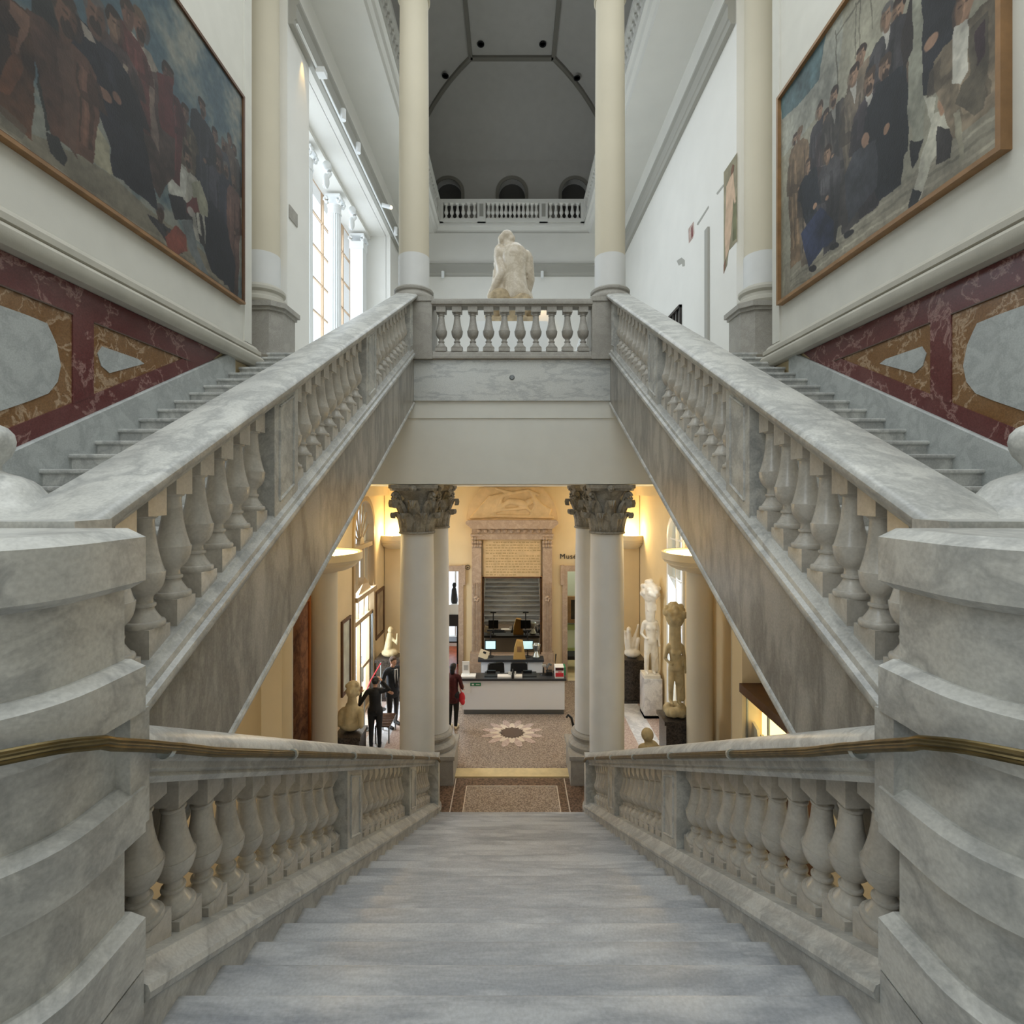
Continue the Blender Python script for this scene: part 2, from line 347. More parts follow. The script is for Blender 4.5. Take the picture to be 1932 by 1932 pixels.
struct(one('wall_gallery_end_lower', M['wall'], (-4.34, 4.34, 21.04, 21.9, ZU, 12.1)))
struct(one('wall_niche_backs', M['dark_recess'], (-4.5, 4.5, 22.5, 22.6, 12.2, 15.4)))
# niche surrounds
for k, cx in enumerate((-2.74, 0, 2.70)):
    rg = archpts(cx, 12.75, 14.34, .70); inn = archpts(cx, 12.751, 14.34, .56)
    mb = MB(); a_ = arc(cx, 14.34, .70, 180, 0, 18)+[(cx+.70, 12.75), (cx+.56, 12.75)]+arc(cx, 14.34, .56, 0, 180, 18)+[(cx-.56, 12.75), (cx-.70, 12.75)]
    mb.prism(a_, lambda a, b_: (a, 21.96, b_), lambda a, b_: (a, 22.02, b_)); struct(mb.obj('trim_%d_niche_surround' % (3+k), M['rib']))
# band at the head of the gallery walls (the track lights hang from it)
bs = [(0, 10.62), (.1, 10.62), (.13, 10.70), (.16, 10.72), (.16, 10.98), (.22, 11.02), (.22, 11.08), (0, 11.12)]
for s in (-1, 1):
    struct(MB().prism(bs, lambda a, b_: (s*(4.352-a), 9.95, b_), lambda a, b_: (s*(4.352-a), 22.0, b_)).obj('trim_6_%s' % SIDE[s], M['trim_grey']))
struct(MB().prism(bs, lambda a, b_: (-4.3, 21.04-a, b_-.3), lambda a, b_: (4.3, 21.04-a, b_-.3)).obj('trim_7_end', M['trim_grey']))
# vault: flat panel with ribs, coved on three sides
zc_, zb = 17.7, 15.3
x0c, y0c = 1.54, 19.1
mb = MB(); mb.box(-x0c, x0c, 9.9, y0c, zc_, zc_+.1)
cov = [(math.sin(math.radians(a)), math.cos(math.radians(a))) for a in range(0, 91, 9)]
for s in (-1, 1):
    pts0 = [(s*(x0c+(4.4-x0c)*u_), 9.9, zb+(zc_-zb)*v_) for u_, v_ in cov]
    pts1 = [(s*(x0c+(4.4-x0c)*u_), y0c+(22.05-y0c)*u_, zb+(zc_-zb)*v_) for u_, v_ in cov]
    k = len(cov); mb.add(pts0+pts1, [(i, i+1, k+i+1, k+i) for i in range(k-1)])
k = len(cov)
mb.add([(-(x0c+(4.4-x0c)*u_), y0c+(22.05-y0c)*u_, zb+(zc_-zb)*v_) for u_, v_ in cov]+[((x0c+(4.4-x0c)*u_), y0c+(22.05-y0c)*u_, zb+(zc_-zb)*v_) for u_, v_ in cov], [(i, i+1, k+i+1, k+i) for i in range(k-1)])
mb.box(-4.5, 4.5, 9.6, 9.9, 11.9, zc_+.1)
struct(mb.obj('ceiling_gallery', M['vault']))
for s in (-1, 1):
    mb = MB(); mb.box(*sorted((s*(x0c-.07), s*(x0c+.07))), 9.9, y0c+.05, zc_-.09, zc_+.01); 
    mb.tube([(s*(x0c+(4.36-x0c)*u_), y0c+(22.0-y0c)*u_, zb+(zc_-zb)*v_-.02) for u_, v_ in cov], .10, 8)
    struct(mb.obj('trim_8_%s' % SIDE[s], M['rib']))
struct(one('trim_9_ceiling', M['rib'], (-x0c, x0c, y0c-.09, y0c+.09, zc_-.09, zc_+.01)))
for (x, y, z, lb) in ((-1.13, 18.5, zc_-.02, 'left one on the flat panel'), (1.11, 18.5, zc_-.02, 'right one on the flat panel'), (-2.55, 19.6, 17.42, 'lower one on the left cove'), (2.5, 19.7, 17.42, 'lower one on the right cove')):
    mb = MB().lathe([(.13, 0), (.13, -.03), (.10, -.03), (.09, .0)], (0, 0, 0), 18)
    o = mb.obj('recessed_spotlight', M['black']); o.location = (x, y, z-.01); o['label'] = 'round black spotlight in the grey vault, '+lb; o['category'] = 'spotlight'; o['group'] = 'round spotlights in the vault'
# balcony around the upper level
balc = [(4.4, 12.1), (3.2, 12.1), (3.16, 12.2), (3.08, 12.25), (3.04, 12.36), (2.96, 12.4), (2.96, 12.48), (3.0, 12.52), (4.4, 12.52)]
for s in (-1, 1):
    struct(MB().prism(balc, lambda a, b_: (s*a, 9.9, b_), lambda a, b_: (s*a, 22.0, b_)).obj('trim_10_balcony_%s' % SIDE[s], M['wall']))
struct(MB().prism([(17.99+a, b_) for a, b_ in [(4.4-.39, 12.1), (3.25, 12.1), (3.2, 12.2), (3.12, 12.25), (3.08, 12.36), (3.0, 12.4), (3.0, 12.48), (3.04, 12.52), (4.0, 12.52)]], lambda a, b_: (-3.25, a, b_), lambda a, b_: (3.2, a, b_)).obj('trim_11_balcony', M['wall']))
# entrance hall walls
struct(MB().plate([(-4.1, ZL), (4.1, ZL), (4.1, 1.66), (-4.1, 1.66)], [[(-2.95, ZL+.002), (-1.72, ZL+.002), (-1.72, -1.06), (-2.95, -1.06)], [(1.78, ZL+.002), (2.95, ZL+.002), (2.95, -1.06), (1.78, -1.06)]],
    lambda u, v, t: (u, 16.5+t, v), 0, .25).obj('wall_entrance_end', M['ochre_wall']))
# side walls of the entrance hall, the left one holding the arched door, the right one a tall window
dz = [(13.25, ZL+.002), (15.05, ZL+.002), (15.05, .42)]+arc(14.15, .42, .9, 0, 180, 18, .86)[1:-1]+[(13.25, .42)]
struct(MB().plate([(12.0, ZL), (16.5, ZL), (16.5, 1.66), (12.0, 1.66)], [dz], lambda u, v, t: (-4.1-t, u, v), 0, .3).obj('wall_entrance_left', M['ochre_wall']))
wz = [(12.25, -4.0), (13.35, -4.0), (13.35, .3)]+arc(12.8, .3, .55, 0, 180, 14)[1:-1]+[(12.25, .3)]
struct(MB().plate([(12.0, ZL), (16.5, ZL), (16.5, 1.66), (12.0, 1.66)], [wz], lambda u, v, t: (4.1+t, u, v), 0, .3).obj('wall_entrance_right', M['ochre_wall']))
for s in (-1, 1):
    struct(one('wall_side_bay_%s' % SIDE[s], M['ochre_wall'], (*sorted((s*4.72, s*5.0)), 9.3, 12.0, ZL, 1.66), (*sorted((s*4.106, s*5.0)), 11.98, 12.2, ZL, 1.658)))
    struct(one('trim_12_%s' % SIDE[s], M['ochre_wall'], (*sorted((s*4.1, s*3.95)), 12.0, 16.5, 1.38, 1.66)))
    struct(one('baseboard_%s' % SIDE[s], M['sandstone'], (*sorted((s*4.1, s*4.07)), 15.1, 16.5, ZL, ZL+.3)))
    # pier behind the outer lower columns, next to the underside of the stair
    struct(one('wall_stair_pier_%s' % SIDE[s], M['ochre_wall'], (*sorted((s*4.0, s*4.7)), 8.9, 9.3, ZL, 1.66)))
# far rooms seen through the two door openings
struct(one('wall_far_room_left', M['wall'], (-4.4, -4.2, 16.75, 20.2, ZL, 1.0), (-.9, -.7, 16.75, 20.2, ZL, 1.0), (-4.4, -.7, 20.1, 20.3, ZL, -4.2), (-4.4, -3.2, 20.1, 20.3, ZL, 1), (-1.2, -.7, 20.1, 20.3, ZL, 1), (-4.4, -.7, 20.1, 20.3, -.6, 1)))
struct(one('wall_far_room_right', M['green_wall'], (.9, 1.1, 16.75, 20.2, ZL, 1.0), (4.2, 4.4, 16.75, 20.2, ZL, 1.0), (.9, 4.4, 19.0, 19.2, ZL, 1.0)))
struct(one('trim_13_wainscot', M['green_wainscot'], (1.1, 4.2, 18.93, 19.0, -3.62, -3.42), (1.1, 4.2, 18.93, 19.0, ZL, -4.3)))
struct(one('ceiling_far_rooms', M['wall'], (-4.4, 4.4, 16.75, 20.3, .9, 1.1)))
# wooden boards in the far left room
fr = one('wood_floor', M['wood'], (-4.2, -.9, 16.8, 20.1, ZL, ZL+.01)); struct(fr); fr.name = 'floor_far_boards'
# window of the far left room
wd = struct(one('window_1', M['white'], (-3.2, -3.14, 20.14, 20.2, -4.2, -.6), (-2.25, -2.19, 20.14, 20.2, -4.2, -.6), (-1.26, -1.2, 20.14, 20.2, -4.2, -.6), (-3.2, -1.2, 20.14, 20.2, -.66, -.6)))
for x0 in (-3.14, -2.19): one('pane', M['glass'], (x0, x0+.93, 20.16, 20.17, -4.2, -.66), parent=wd)
# door architraves
for n_, (x0, x1) in enumerate(((-2.95, -1.72), (1.78, 2.95))):
    d = struct(one('door_%d' % (n_+1), M['surround'], (x0-.16, x0, 16.42, 16.76, ZL, -1.06), (x1, x1+.16, 16.42, 16.76, ZL, -1.06), (x0-.16, x1+.16, 16.42, 16.76, -1.06, -.88)))
    one('ear', M['surround'], (x0-.22, x0-.1, 16.41, 16.5, -1.5, -.86), parent=d); one('ear', M['surround'], (x1+.1, x1+.22, 16.41, 16.5, -1.5, -.86), parent=d)

# ------------------------------------------------------------------ floor inlays of the entrance hall
fl = bpy.data.objects['floor_entrance']
def slab(name, mat, x0, x1, y0, y1, h=.006): return one(name, mat, (x0, x1, y0, y1, ZL-.01, ZL+h), parent=fl)
slab('threshold_slab', M['sandstone'], -1.29, 1.29, 10.93, 11.26, .03)
slab('border_panel', M['terrazzo_dark'], -1.95, -1.20, 9.6, 10.9, .004); slab('border_panel', M['terrazzo_dark'], 1.12, 1.95, 9.6, 10.9, .004)
slab('border_panel', M['terrazzo_dark'], -1.18, 1.10, 10.62, 10.9, .005); slab('border_panel', M['terrazzo_dark'], -1.17, -.95, 9.6, 10.62, .0045); slab('border_panel', M['terrazzo_dark'], .94, 1.09, 9.6, 10.62, .0045)
for x in (-1.19, -.94, .93, 1.11): slab('inlay_line', M['inlay_white'], x-.008, x+.008, 9.6, 10.62 if abs(x) < 1 else 10.9, .009)
slab('inlay_line', M['inlay_white'], -.94, .93, 10.61, 10.63, .009)
for k, (y0, y1, m_) in enumerate(((10.3, 15.9, 'white_marble'),)):
    for s in (-1, 1):
        slab('marble_band', M['white_marble'], *sorted((s*2.25, s*2.6)), 11.4, 15.9, .005); slab('marble_band', M['inlay_pink'], *sorted((s*2.6, s*3.05)), 11.4, 15.9, .006)
        slab('marble_band', M['white_marble'], *sorted((s*3.05, s*3.6)), 10.6, 15.9, .005); slab('marble_band', M['inlay_dark'], *sorted((s*2.1, s*2.25)), 11.4, 15.9, .005)
        slab('marble_band', M['inlay_pink'], *sorted((s*3.6, s*4.05)), 12.0, 15.9, .005)
# star rosette in the floor
cx, cy = 0.0, 12.95
for ring, (r0, r1, m_, h, nn, off) in enumerate(((.34, .80, 'inlay_pink', .006, 12, .5), (.24, .58, 'inlay_white', .009, 12, 0))):
    for k in range(nn):
        a = 2*PI*(k+off)/nn; da = PI/nn
        P_ = [(cx+r*math.cos(a+q), cy+r*.92*math.sin(a+q)) for r, q in ((r0, 0), (r0*1.35, da*.95), (r1*.92, da*.35), (r1, 0), (r1*.92, -da*.35), (r0*1.35, -da*.95))]
        MB().prism(P_, lambda u, v: (u, v, ZL-.01), lambda u, v: (u, v, ZL+h)).obj('star_petal', M[m_], fl)
st_ = [(cx+(.34 if k % 2 == 0 else .25)*math.cos(PI*k/12), cy+(.34 if k % 2 == 0 else .25)*.92*math.sin(PI*k/12)) for k in range(24)]
MB().prism(st_, lambda u, v: (u, v, ZL-.01), lambda u, v: (u, v, ZL+.012)).obj('star_centre', M['inlay_dark'], fl)

# ------------------------------------------------------------------ central flight
cf = thing('staircase', (0, 5.3, ZL), 'wide central marble staircase running down to the entrance hall', 'staircase')
ns = .025
sec = [(-.34, -.164), (-.34, 0), (-.02, 0), (-.005, -.008), (0, -.02), (-.005, -.035), (-.02, -.042), (-ns-.01, -.045), (-ns-.01, -.164)]
step_me = MB().prism([(a, b_) for a, b_ in sec], lambda a, b_: (-1.38, a, b_), lambda a, b_: (1.38, a, b_)).mesh('step', M['tread'])
for i in range(0, 28): link('step', step_me, cf, (0, 1.16+.31*i, -.164*i))
MB().prism([(1.0, -.1), (1.0, -.6), (9.5, low(9.5)-.45), (9.5, ZL), (9.0, ZL+.001), (9.0, low(9.0)-.17), (1.16, -.17)], lambda a, b_: (-1.5, a, b_), lambda a, b_: (1.5, a, b_)).obj('soffit', M['fascia'], cf)

KR = .94
# baluster mesh shared by all copies
def baluster_mesh(name, H, r, zb_, bw, bot, top, mat, seg=24, collar=True):
    P_ = [(.96, 0), (1.0, .012), (1.0, .04), (.95, .055), (.80, .062), (.78, .072), (.66, .10), (.52, .14), (.46, .165), (.46, .175), (.54, .182), (.56, .195), (.54, .208), (.43, .216), (.40, .25), (.43, .275),
          (.56, .295), (.74, .325), (.88, .37), (.96, .42), (1.0, .48), (1.0, .494), (.945, .496), (.91, .515), (.83, .56), (.735, .62), (.645, .69), (.575, .76), (.53, .83), (.50, .89)]+([(.47, .905), (.56, .915), (.58, .927), (.56, .94), (.47, .948), (.48, .965), (.66, .985), (.70, 1.0)] if collar else [(.47, .95), (.50, .975), (.62, .985), (.64, 1.0)])
    mb = MB().lathe([(a*r, zb_+b_*H) for a, b_ in P_], seg=seg)
    mb.box(-bw, bw, -bw, bw, zb_-bot, zb_+.001); t = zb_+H
    mb.box(-bw*.86, bw*.86, -bw*.86, bw*.86, t-.001, t+top)
    return mb.mesh(name, mat, 40)
bal_up = baluster_mesh('baluster', .575, .094, .125, .08, .19, .22, M['baluster'], 28, False)
bal_lo = baluster_mesh('baluster', .50, .092, .27, .082, .16, .19, M['baluster'])
bal_ld = baluster_mesh('baluster', .65, .105, 0, .1, .06, .12, M['stone'])

def framed_panel(name, x, y0, y1, zf, h0, h1, s, mat, parent, depth=.06, t=.26):
    """pedestal between groups of balusters on a rake: block with a sunk field framed by a bead"""
    mb = MB(); xi = x; xo = x+t
    mb.add([(s*a, y, zf(y)+h) for a in (xi, xo) for y in (y0, y1) for h in (h0, h1)], [(0, 1, 3, 2), (4, 6, 7, 5), (0, 4, 5, 1), (2, 3, 7, 6), (0, 2, 6, 4), (1, 5, 7, 3)])
    o = mb.obj(name, mat, parent)
    m_ = (y1-y0)*.2
    c = [(y0+m_, zf(y0+m_)+h0+.09), (y1-m_, zf(y1-m_)+h0+.09), (y1-m_, zf(y1-m_)+h1-.06), (y0+m_, zf(y0+m_)+h1-.06)]
    e = MB()
    for i in range(4):
        a, b_ = c[i], c[(i+1) % 4]; e.tube([(s*(xi-.001), a[0], a[1]), (s*(xi-.001), b_[0], b_[1])], .012, 6)
    e.obj('panel_bead', mat, o)
    return o
for s in (-1, 1):
    sd = SIDE[s]
    bl = thing('balustrade', (s*1.56, 5.4, low(5.4)), 'marble balustrade down the %s side of the central flight, below the sloping stair above' % sd, 'balustrade', 'balustrades of the central flight')
    ya, yb = 1.89, 9.32
    str_ = [(1.50, -.75), (1.35, -.75), (1.35, .055), (1.325, .075), (1.32, .10), (1.33, .125), (1.36, .14), (1.39, .16), (1.41, .185), (1.73, .185), (1.75, .1), (1.76, -.75)]
    MB().rake(str_, ya-.02, low(ya-.02), yb+.12, low(yb+.12), s).obj('string', M['marble'], bl)
    rl = [(1.40, .86), (1.385, .885), (1.40, .9), (1.385, .915), (1.385, .945), (1.37, .955), (1.365, 1.0), (1.38, 1.04), (1.42, 1.075), (1.47, 1.09), (1.65, 1.09), (1.70, 1.07), (1.73, 1.04), (1.735, 1.0), (1.72, .93), (1.72, .86)]
    MB().rake(rl, 1.90, low(1.90), yb, low(yb), s).obj('top_rail', M['marble'], bl)
    for (p0, p1) in ((4.42, 4.86), (7.1, 7.6)): framed_panel('pedestal', 1.42, p0, p1, low, .18, .87, s, M['marble'], bl, t=.28)
    for (g0, g1, c_) in ((2.14, 4.32, 11), (4.98, 6.98, 10), (7.72, 9.15, 8)):
        for i in range(c_):
            y = g0+(g1-g0)*i/(c_-1); link('baluster', bal_lo, bl, (s*1.56, y, low(y)))
    # foot block and end
    MB().box(*sorted((s*1.34, s*1.78)), 9.3, 9.5, ZL, low(9.4)+1.05).obj('end_block', M['marble'], bl)
    MB().lathe([(.20, 0), (.20, .05), (.17, .07), (.165, .12), (.13, .14)], (s*1.5, 9.5, ZL), 20).obj('foot_moulding', M['marble'], bl)
    # brass handrail on the inner face
    hr = thing('brass_handrail', (s*1.335, 5.0, low(5)+.95), 'fluted brass handrail fixed along the %s balustrade and curving around its pier' % sd, 'handrail', 'brass handrails')
    path = [(1.33, 9.42, low(9.42)+.93), (1.335, 9.2, low(9.2)+.985)]+[(1.335, y, low(y)+.985) for y in (8, 6, 4, 3, 2.3)]+[(1.33, 2.05, .525), (1.32, 1.97, .567), (1.295, 1.80, .66), (1.28, 1.64, .745)]
    for a, z in ((6, .718), (12, .735), (18, .752), (25, .768), (32, .779), (42, .789), (54, .796), (66, .80), (78, .805), (90, .81)): path.append(((1.77-.41*math.cos(math.radians(a)))*KR, (1.75-.41*math.sin(math.radians(a)))*KR, EYE+(z-EYE)*KR))
    path += [(2.3*KR, 1.34*KR, EYE+(.815-EYE)*KR)]
    MB().tube([(s*a, b_, c) for a, b_, c in path], .021, 24, flute=.16).obj('rail', M['brass'], hr, 25)
    for y in (1.98, 3.12, 4.31, 5.61, 6.87, 8.13):
        z = low(y)+.985; mb = MB(); mb.tube([(s*1.335, y-.012, z+.006), (s*1.335, y+.012, z-.006)], .030, 16); mb.tube([(s*1.34, y, z), (s*1.40, y, z)], .012, 8)
        mb.obj('bracket', M['chrome'], hr)

# ------------------------------------------------------------------ rounded piers with finials
KP = .94
def pier_plan(off, y1=1.985, R=.35):
    """outline of the pier, off = how far inside the outer face"""
    c = (1.42+R, 1.75); r = R-off
    pts = [(1.42+off, y1-off*.2), (1.42+off, 1.75)]+[(c[0]-r*math.cos(math.radians(a)), c[1]-r*math.sin(math.radians(a))) for a in range(10, 91, 8)]
    return pts+[(2.75, c[1]-r), (2.75, 2.6), (2.2, 2.6), (2.2, y1-off*.2)]
def layer(s, z0, z1, off0, off1=None, y1=1.985):
    off1 = off0 if off1 is None else off1
    a = pier_plan(off0, y1); b_ = pier_plan(off1, y1); n_ = len(a)
    tri = tessellate_polygon([[Vector((p[0], p[1], 0)) for p in a]])
    vs = [(s*p[0]*KP, p[1]*KP, EYE+(z0-EYE)*KP) for p in a]+[(s*p[0]*KP, p[1]*KP, EYE+(z1-EYE)*KP) for p in b_]
    fs = [tuple(t) for t in tri]+[tuple(n_+i for i in t) for t in tri]+[(i, (i+1) % n_, n_+(i+1) % n_, n_+i) for i in range(n_)]
    return vs, fs
for s in (-1, 1):
    sd = SIDE[s]
    pr = thing('stair_pier', (s*1.9, 1.9, -.0), 'massive banded marble pier with a rounded corner and finial on the %s of the landing' % sd, 'pier', 'rounded marble piers at the head of the central flight')
    MB().add(*layer(s, -.95, 1.25, .065, y1=1.975)).obj('core', M['marble'], pr, 50)
    for z0, z1 in ((.235, .41), (.706, .878), (-.285, -.097)):
        mb = MB().add(*layer(s, z0, z1, 0)); mb.add(*layer(s, z1, z1+.03, 0, .05)); mb.obj('projecting_band', M['marble'], pr, 25)
    mb = MB().add(*layer(s, 1.21, 1.378, 0)); mb.add(*layer(s, 1.378, 1.412, 0, .06)); mb.add(*layer(s, 1.18, 1.21, .05, 0)); mb.obj('cap', M['marble'], pr, 25)
    MB().add(*layer(s, -1.0, -.30, .006)).obj('base_course', M['marble'], pr, 50)
    MB().box(*sorted((s*1.342, s*1.50)), 1.80, 1.895, .34, .76).obj('rail_end_block', M['marble'], pr)
    mb = MB().box(*sorted((s*1.61, s*2.65)), 1.885, 2.06, 1.40, 1.443); mb.box(*sorted((s*2.13, s*2.65)), 2.06, 2.52, 1.40, 1.443); mb.obj('finial_plinth', M['marble'], pr)
    fn = [(.31, 1.441), (.30, 1.447), (.255, 1.463), (.22, 1.483), (.19, 1.512), (.17, 1.54), (.15, 1.568), (.125, 1.59), (.09, 1.607), (.05, 1.62), (.034, 1.63), (.032, 1.65), (.045, 1.668), (.062, 1.69), (.073, 1.72), (.076, 1.75), (.07, 1.78), (.05, 1.805), (.02, 1.82), (0.0001, 1.825)]
    fn = [(a*1.08, 1.56+(b_-1.56)*1.08+.008) for a, b_ in fn]
    MB().lathe(fn, (s*2.28, 2.24, 0), 40).obj('finial', M['marble'], pr, 60)

# ------------------------------------------------------------------ side flights
for s in (-1, 1):
    sd = SIDE[s]
    sf = thing('side_staircase', (s*3.1, 5.3, 0), 'marble side staircase climbing up the %s wall to the gallery' % sd, 'staircase', 'side staircases')
    sec = [(.33, -.159), (.33, 0), (.02, 0), (.004, -.008), (0, -.02), (.004, -.034), (.02, -.042), (.04, -.046), (.04, -.159)]
    sm = MB().prism(sec, lambda a, b_: (s*1.95, a, b_), lambda a, b_: (s*4.31, a, b_)).mesh('side_step', M['marble'])
    for j in range(25): link('step', sm, sf, (0, 1.55+.31*j, .159*(j+1)))
    # body under the steps
    body = [(2.02, up(2.02)-1.0), (9.3, up(9.3)-1.0), (9.3, up(9.3)-.35), (9.02, up(9.02)-.19), (2.02, up(2.02)-.19)]
    MB().prism(body, lambda a, b_: (s*1.80, a, b_), lambda a, b_: (s*4.34, a, b_)).obj('sloping_soffit', M['fascia'], sf)
    MB().box(*sorted((s*1.85, s*4.33)), 1.5, 2.5, -.6, .1).obj('foot', M['fascia'], sf)
    # string face with a bead along its lower edge
    fb = [(2.0, up(2.0)-.985), (9.27, up(9.27)-.985), (9.27, up(9.27)-.13), (2.0, up(2.0)-.13)]
    o = MB().prism(fb, lambda a, b_: (s*1.775, a, b_), lambda a, b_: (s*1.83, a, b_)).obj('string_face', M['string'], sf)
    MB().tube([(s*1.79, 2.0, up(2.0)-1.0), (s*1.79, 9.28, up(9.28)-1.0)], .035, 10).obj('lower_bead', M['marble'], o)
    # skirting on the wall side
    wk = [(4.30, -.22), (4.30, .255), (4.315, .27), (4.348, .27), (4.348, -.22)]
    MB().rake(wk, 1.0, up(1.0), 7.96, up(7.96), s).obj('skirting', M['greypanel'], sf)
    bl = thing('balustrade', (s*1.9, 5.4, up(5.4)), 'broad marble balustrade rising along the inner edge of the %s side flight' % sd, 'balustrade', 'balustrades of the side flights')
    st = [(1.80, -.20), (1.765, -.15), (1.74, -.125), (1.73, -.10), (1.735, -.07), (1.76, -.055), (1.765, -.02), (1.79, .0), (1.80, .02), (2.06, .02), (2.10, -.03), (2.10, -.2)]
    MB().rake(st, 2.0, up(2.0), 9.2, up(9.2), s).obj('string', M['marble'], bl)
    rs = [(1.79, .85), (1.765, .865), (1.75, .89), (1.765, .90), (1.74, .905), (1.715, .915), (1.70, .935), (1.695, .965), (1.705, .985), (1.73, 1.0), (1.90, 1.015), (2.08, 1.0), (2.105, .985), (2.115, .96), (2.105, .93), (2.07, .90), (2.03, .85)]
    MB().rake(rs, 2.075, up(2.075), 9.27, up(9.27), s).obj('top_rail', M['marble'], bl)
    for (p0, p1) in ((3.86, 4.28), (6.3, 6.76), (9.0, 9.2)): framed_panel('pedestal', 1.79, p0, p1, up, .0, .87, s, M['marble'], bl, t=.24)
    for (g0, g1, c_) in ((2.22, 3.74, 8), (4.4, 6.18, 9), (6.9, 8.86, 10)):
        for i in range(c_):
            y = g0+(g1-g0)*i/(c_-1); link('baluster', bal_up, bl, (s*1.905, y, up(y)))

# ------------------------------------------------------------------ landing balustrade
lb = thing('balustrade', (0, 9.3, 3.93), 'short grey stone balustrade across the landing between two pale columns', 'balustrade')
MB().prism([(9.22, 3.91), (9.2, 3.93), (9.2, 3.97), (9.225, 3.99), (9.225, 4.03), (9.24, 4.06), (9.42, 4.06), (9.46, 3.91)], lambda a, b_: (-1.45, a, b_), lambda a, b_: (1.45, a, b_)).obj('base_rail', M['stone'], lb)
MB().prism([(9.25, 4.86), (9.22, 4.875), (9.225, 4.89), (9.19, 4.90), (9.18, 4.94), (9.19, 4.985), (9.22, 5.005), (9.44, 5.005), (9.47, 4.98), (9.46, 4.9), (9.42, 4.86)], lambda a, b_: (-1.45, a, b_), lambda a, b_: (1.45, a, b_)).obj('top_rail', M['stone'], lb)
for k in range(10): link('baluster', bal_ld, lb, (-1.285+.2865*k, 9.32, 4.12))

# ------------------------------------------------------------------ balcony balustrades
bal_bc = baluster_mesh('baluster', .56, .085, .0, .075, .06, .1, M['wall'], 14)
def balcony(label, pts_fn, length, groups, peds, group=None, at=(0, 0, 0), along='x', s=1):
    t = thing('balcony_balustrade', at, label, 'balustrade', group)
    return t
t = thing('balcony_balustrade', (0, 21.0, 12.52), 'white balustrade of the upper balcony across the far end of the hall', 'balustrade')
one('base_rail', M['wall'], (-2.96, 2.96, 20.93, 21.15, 12.52, 12.66), parent=t); one('top_rail', M['wall'], (-2.96, 2.96, 20.9, 21.18, 13.3, 13.43), parent=t)
for x0, x1 in ((-2.96, -2.82), (-1.42, -1.08), (1.12, 1.46), (2.82, 2.96)):
    p = one('pedestal', M['wall'], (x0, x1, 20.91, 21.17, 12.52, 13.42), parent=t)
    if x1-x0 > .2: one('sunk_panel', M['trim_grey'], (x0+.09, x1-.09, 20.9, 20.92, 12.72, 13.24), parent=p)
for x0, x1, c_ in ((-2.70, -1.54, 6), (-.96, 1.0, 12), (1.58, 2.70, 6)):
    for i in range(c_): link('baluster', bal_bc, t, (x0+(x1-x0)*i/(c_-1), 21.04, 12.69))
for s in (-1, 1):
    t = thing('balcony_balustrade', (s*2.98, 16.5, 12.52), 'white balustrade of the upper balcony along the %s wall' % SIDE[s], 'balustrade', 'side balustrades of the upper balcony')
    a, b_ = sorted((s*2.96, s*3.18))
    one('base_rail', M['wall'], (a, b_, 11.0, 20.9, 12.52, 12.66), parent=t); one('top_rail', M['wall'], (a-.03, b_+.03, 11.0, 20.9, 13.3, 13.43), parent=t)
    for y0 in (11.0, 14.2, 17.4, 20.55): one('pedestal', M['wall'], (a-.02, b_+.02, y0, y0+.34, 12.52, 13.42), parent=t)
    for y0 in (11.5, 14.7, 17.9):
        for i in range(12): link('baluster', bal_bc, t, (s*3.07, y0+2.55*i/11, 12.69))
# ------------------------------------------------------------------ columns
def leaf_mesh(name, w_, h, lean, curl, mat, r0):
    """acanthus leaf standing against the bell at radius r0: rises, leans out and curls over"""
    path = [(r0, 0), (r0+lean*.08, h*.3), (r0+lean*.25, h*.6), (r0+lean*.6, h*.85), (r0+lean*.95, h*.97), (r0+lean*1.2, h*.97), (r0+lean*1.3, h*.9-curl*.2), (r0+lean*1.22, h*.9-curl)]
    wd = [.8, .92, 1.0, .92, .8, .66, .5, .25]; vs = []; fs = []
    for side in (0, 1):
        for i, ((r, z), ww) in enumerate(zip(path, wd)):
            for j in range(7):
                t = (j-3)/3; lob = 1+.12*math.cos(i*2.6)*(abs(t) > .6)
                vs.append((r+(.018*(1-abs(t))+.012*math.cos(t*9)) - .03*side-.02*t*t, t*w_*ww*lob, z-side*.012))
    n_ = len(path); q = n_*7
    for i in range(n_-1):
        for j in range(6):
            a = i*7+j; fs.append((a, a+1, a+8, a+7)); fs.append((q+a, q+a+7, q+a+8, q+a+1))
    for i in range(n_-1):
        for j in (0, 6): a = i*7+j; fs.append((a, a+7, q+a+7, q+a))
    e = (n_-1)*7
    for j in range(6): fs.append((e+j, e+j+1, q+e+j+1, q+e+j)); fs.append((j, j+1, q+j+1, q+j))
    mb = MB().add(vs, fs); return mb.mesh(name, mat, 60)
LEAF1 = leaf_mesh('acanthus_leaf', .125, .36, .135, .07, M['capital'], .305)
LEAF2 = leaf_mesh('acanthus_leaf', .11, .60, .17, .09, M['capital'], .30)
def volute_mesh():
    mb = MB(); pts = []
    for k in range(22):
        a = PI*.5-k*.42; r = .085*(1-k/26); pts.append((.47+r*math.cos(a)*1.0, 0, .64+r*math.sin(a)))
    pts = [(.31, 0, .42), (.35, 0, .55), (.40, 0, .66), (.44, 0, .715)]+pts
    mb.tube(pts, [.022, .03, .036, .036]+[.034-.0008*k for k in range(22)], 8); mb.ball((.47, 0, .64), (.03, .05, .03), 10, 6); return mb.mesh('volute', M['capital'], 60)
VOL = volute_mesh()
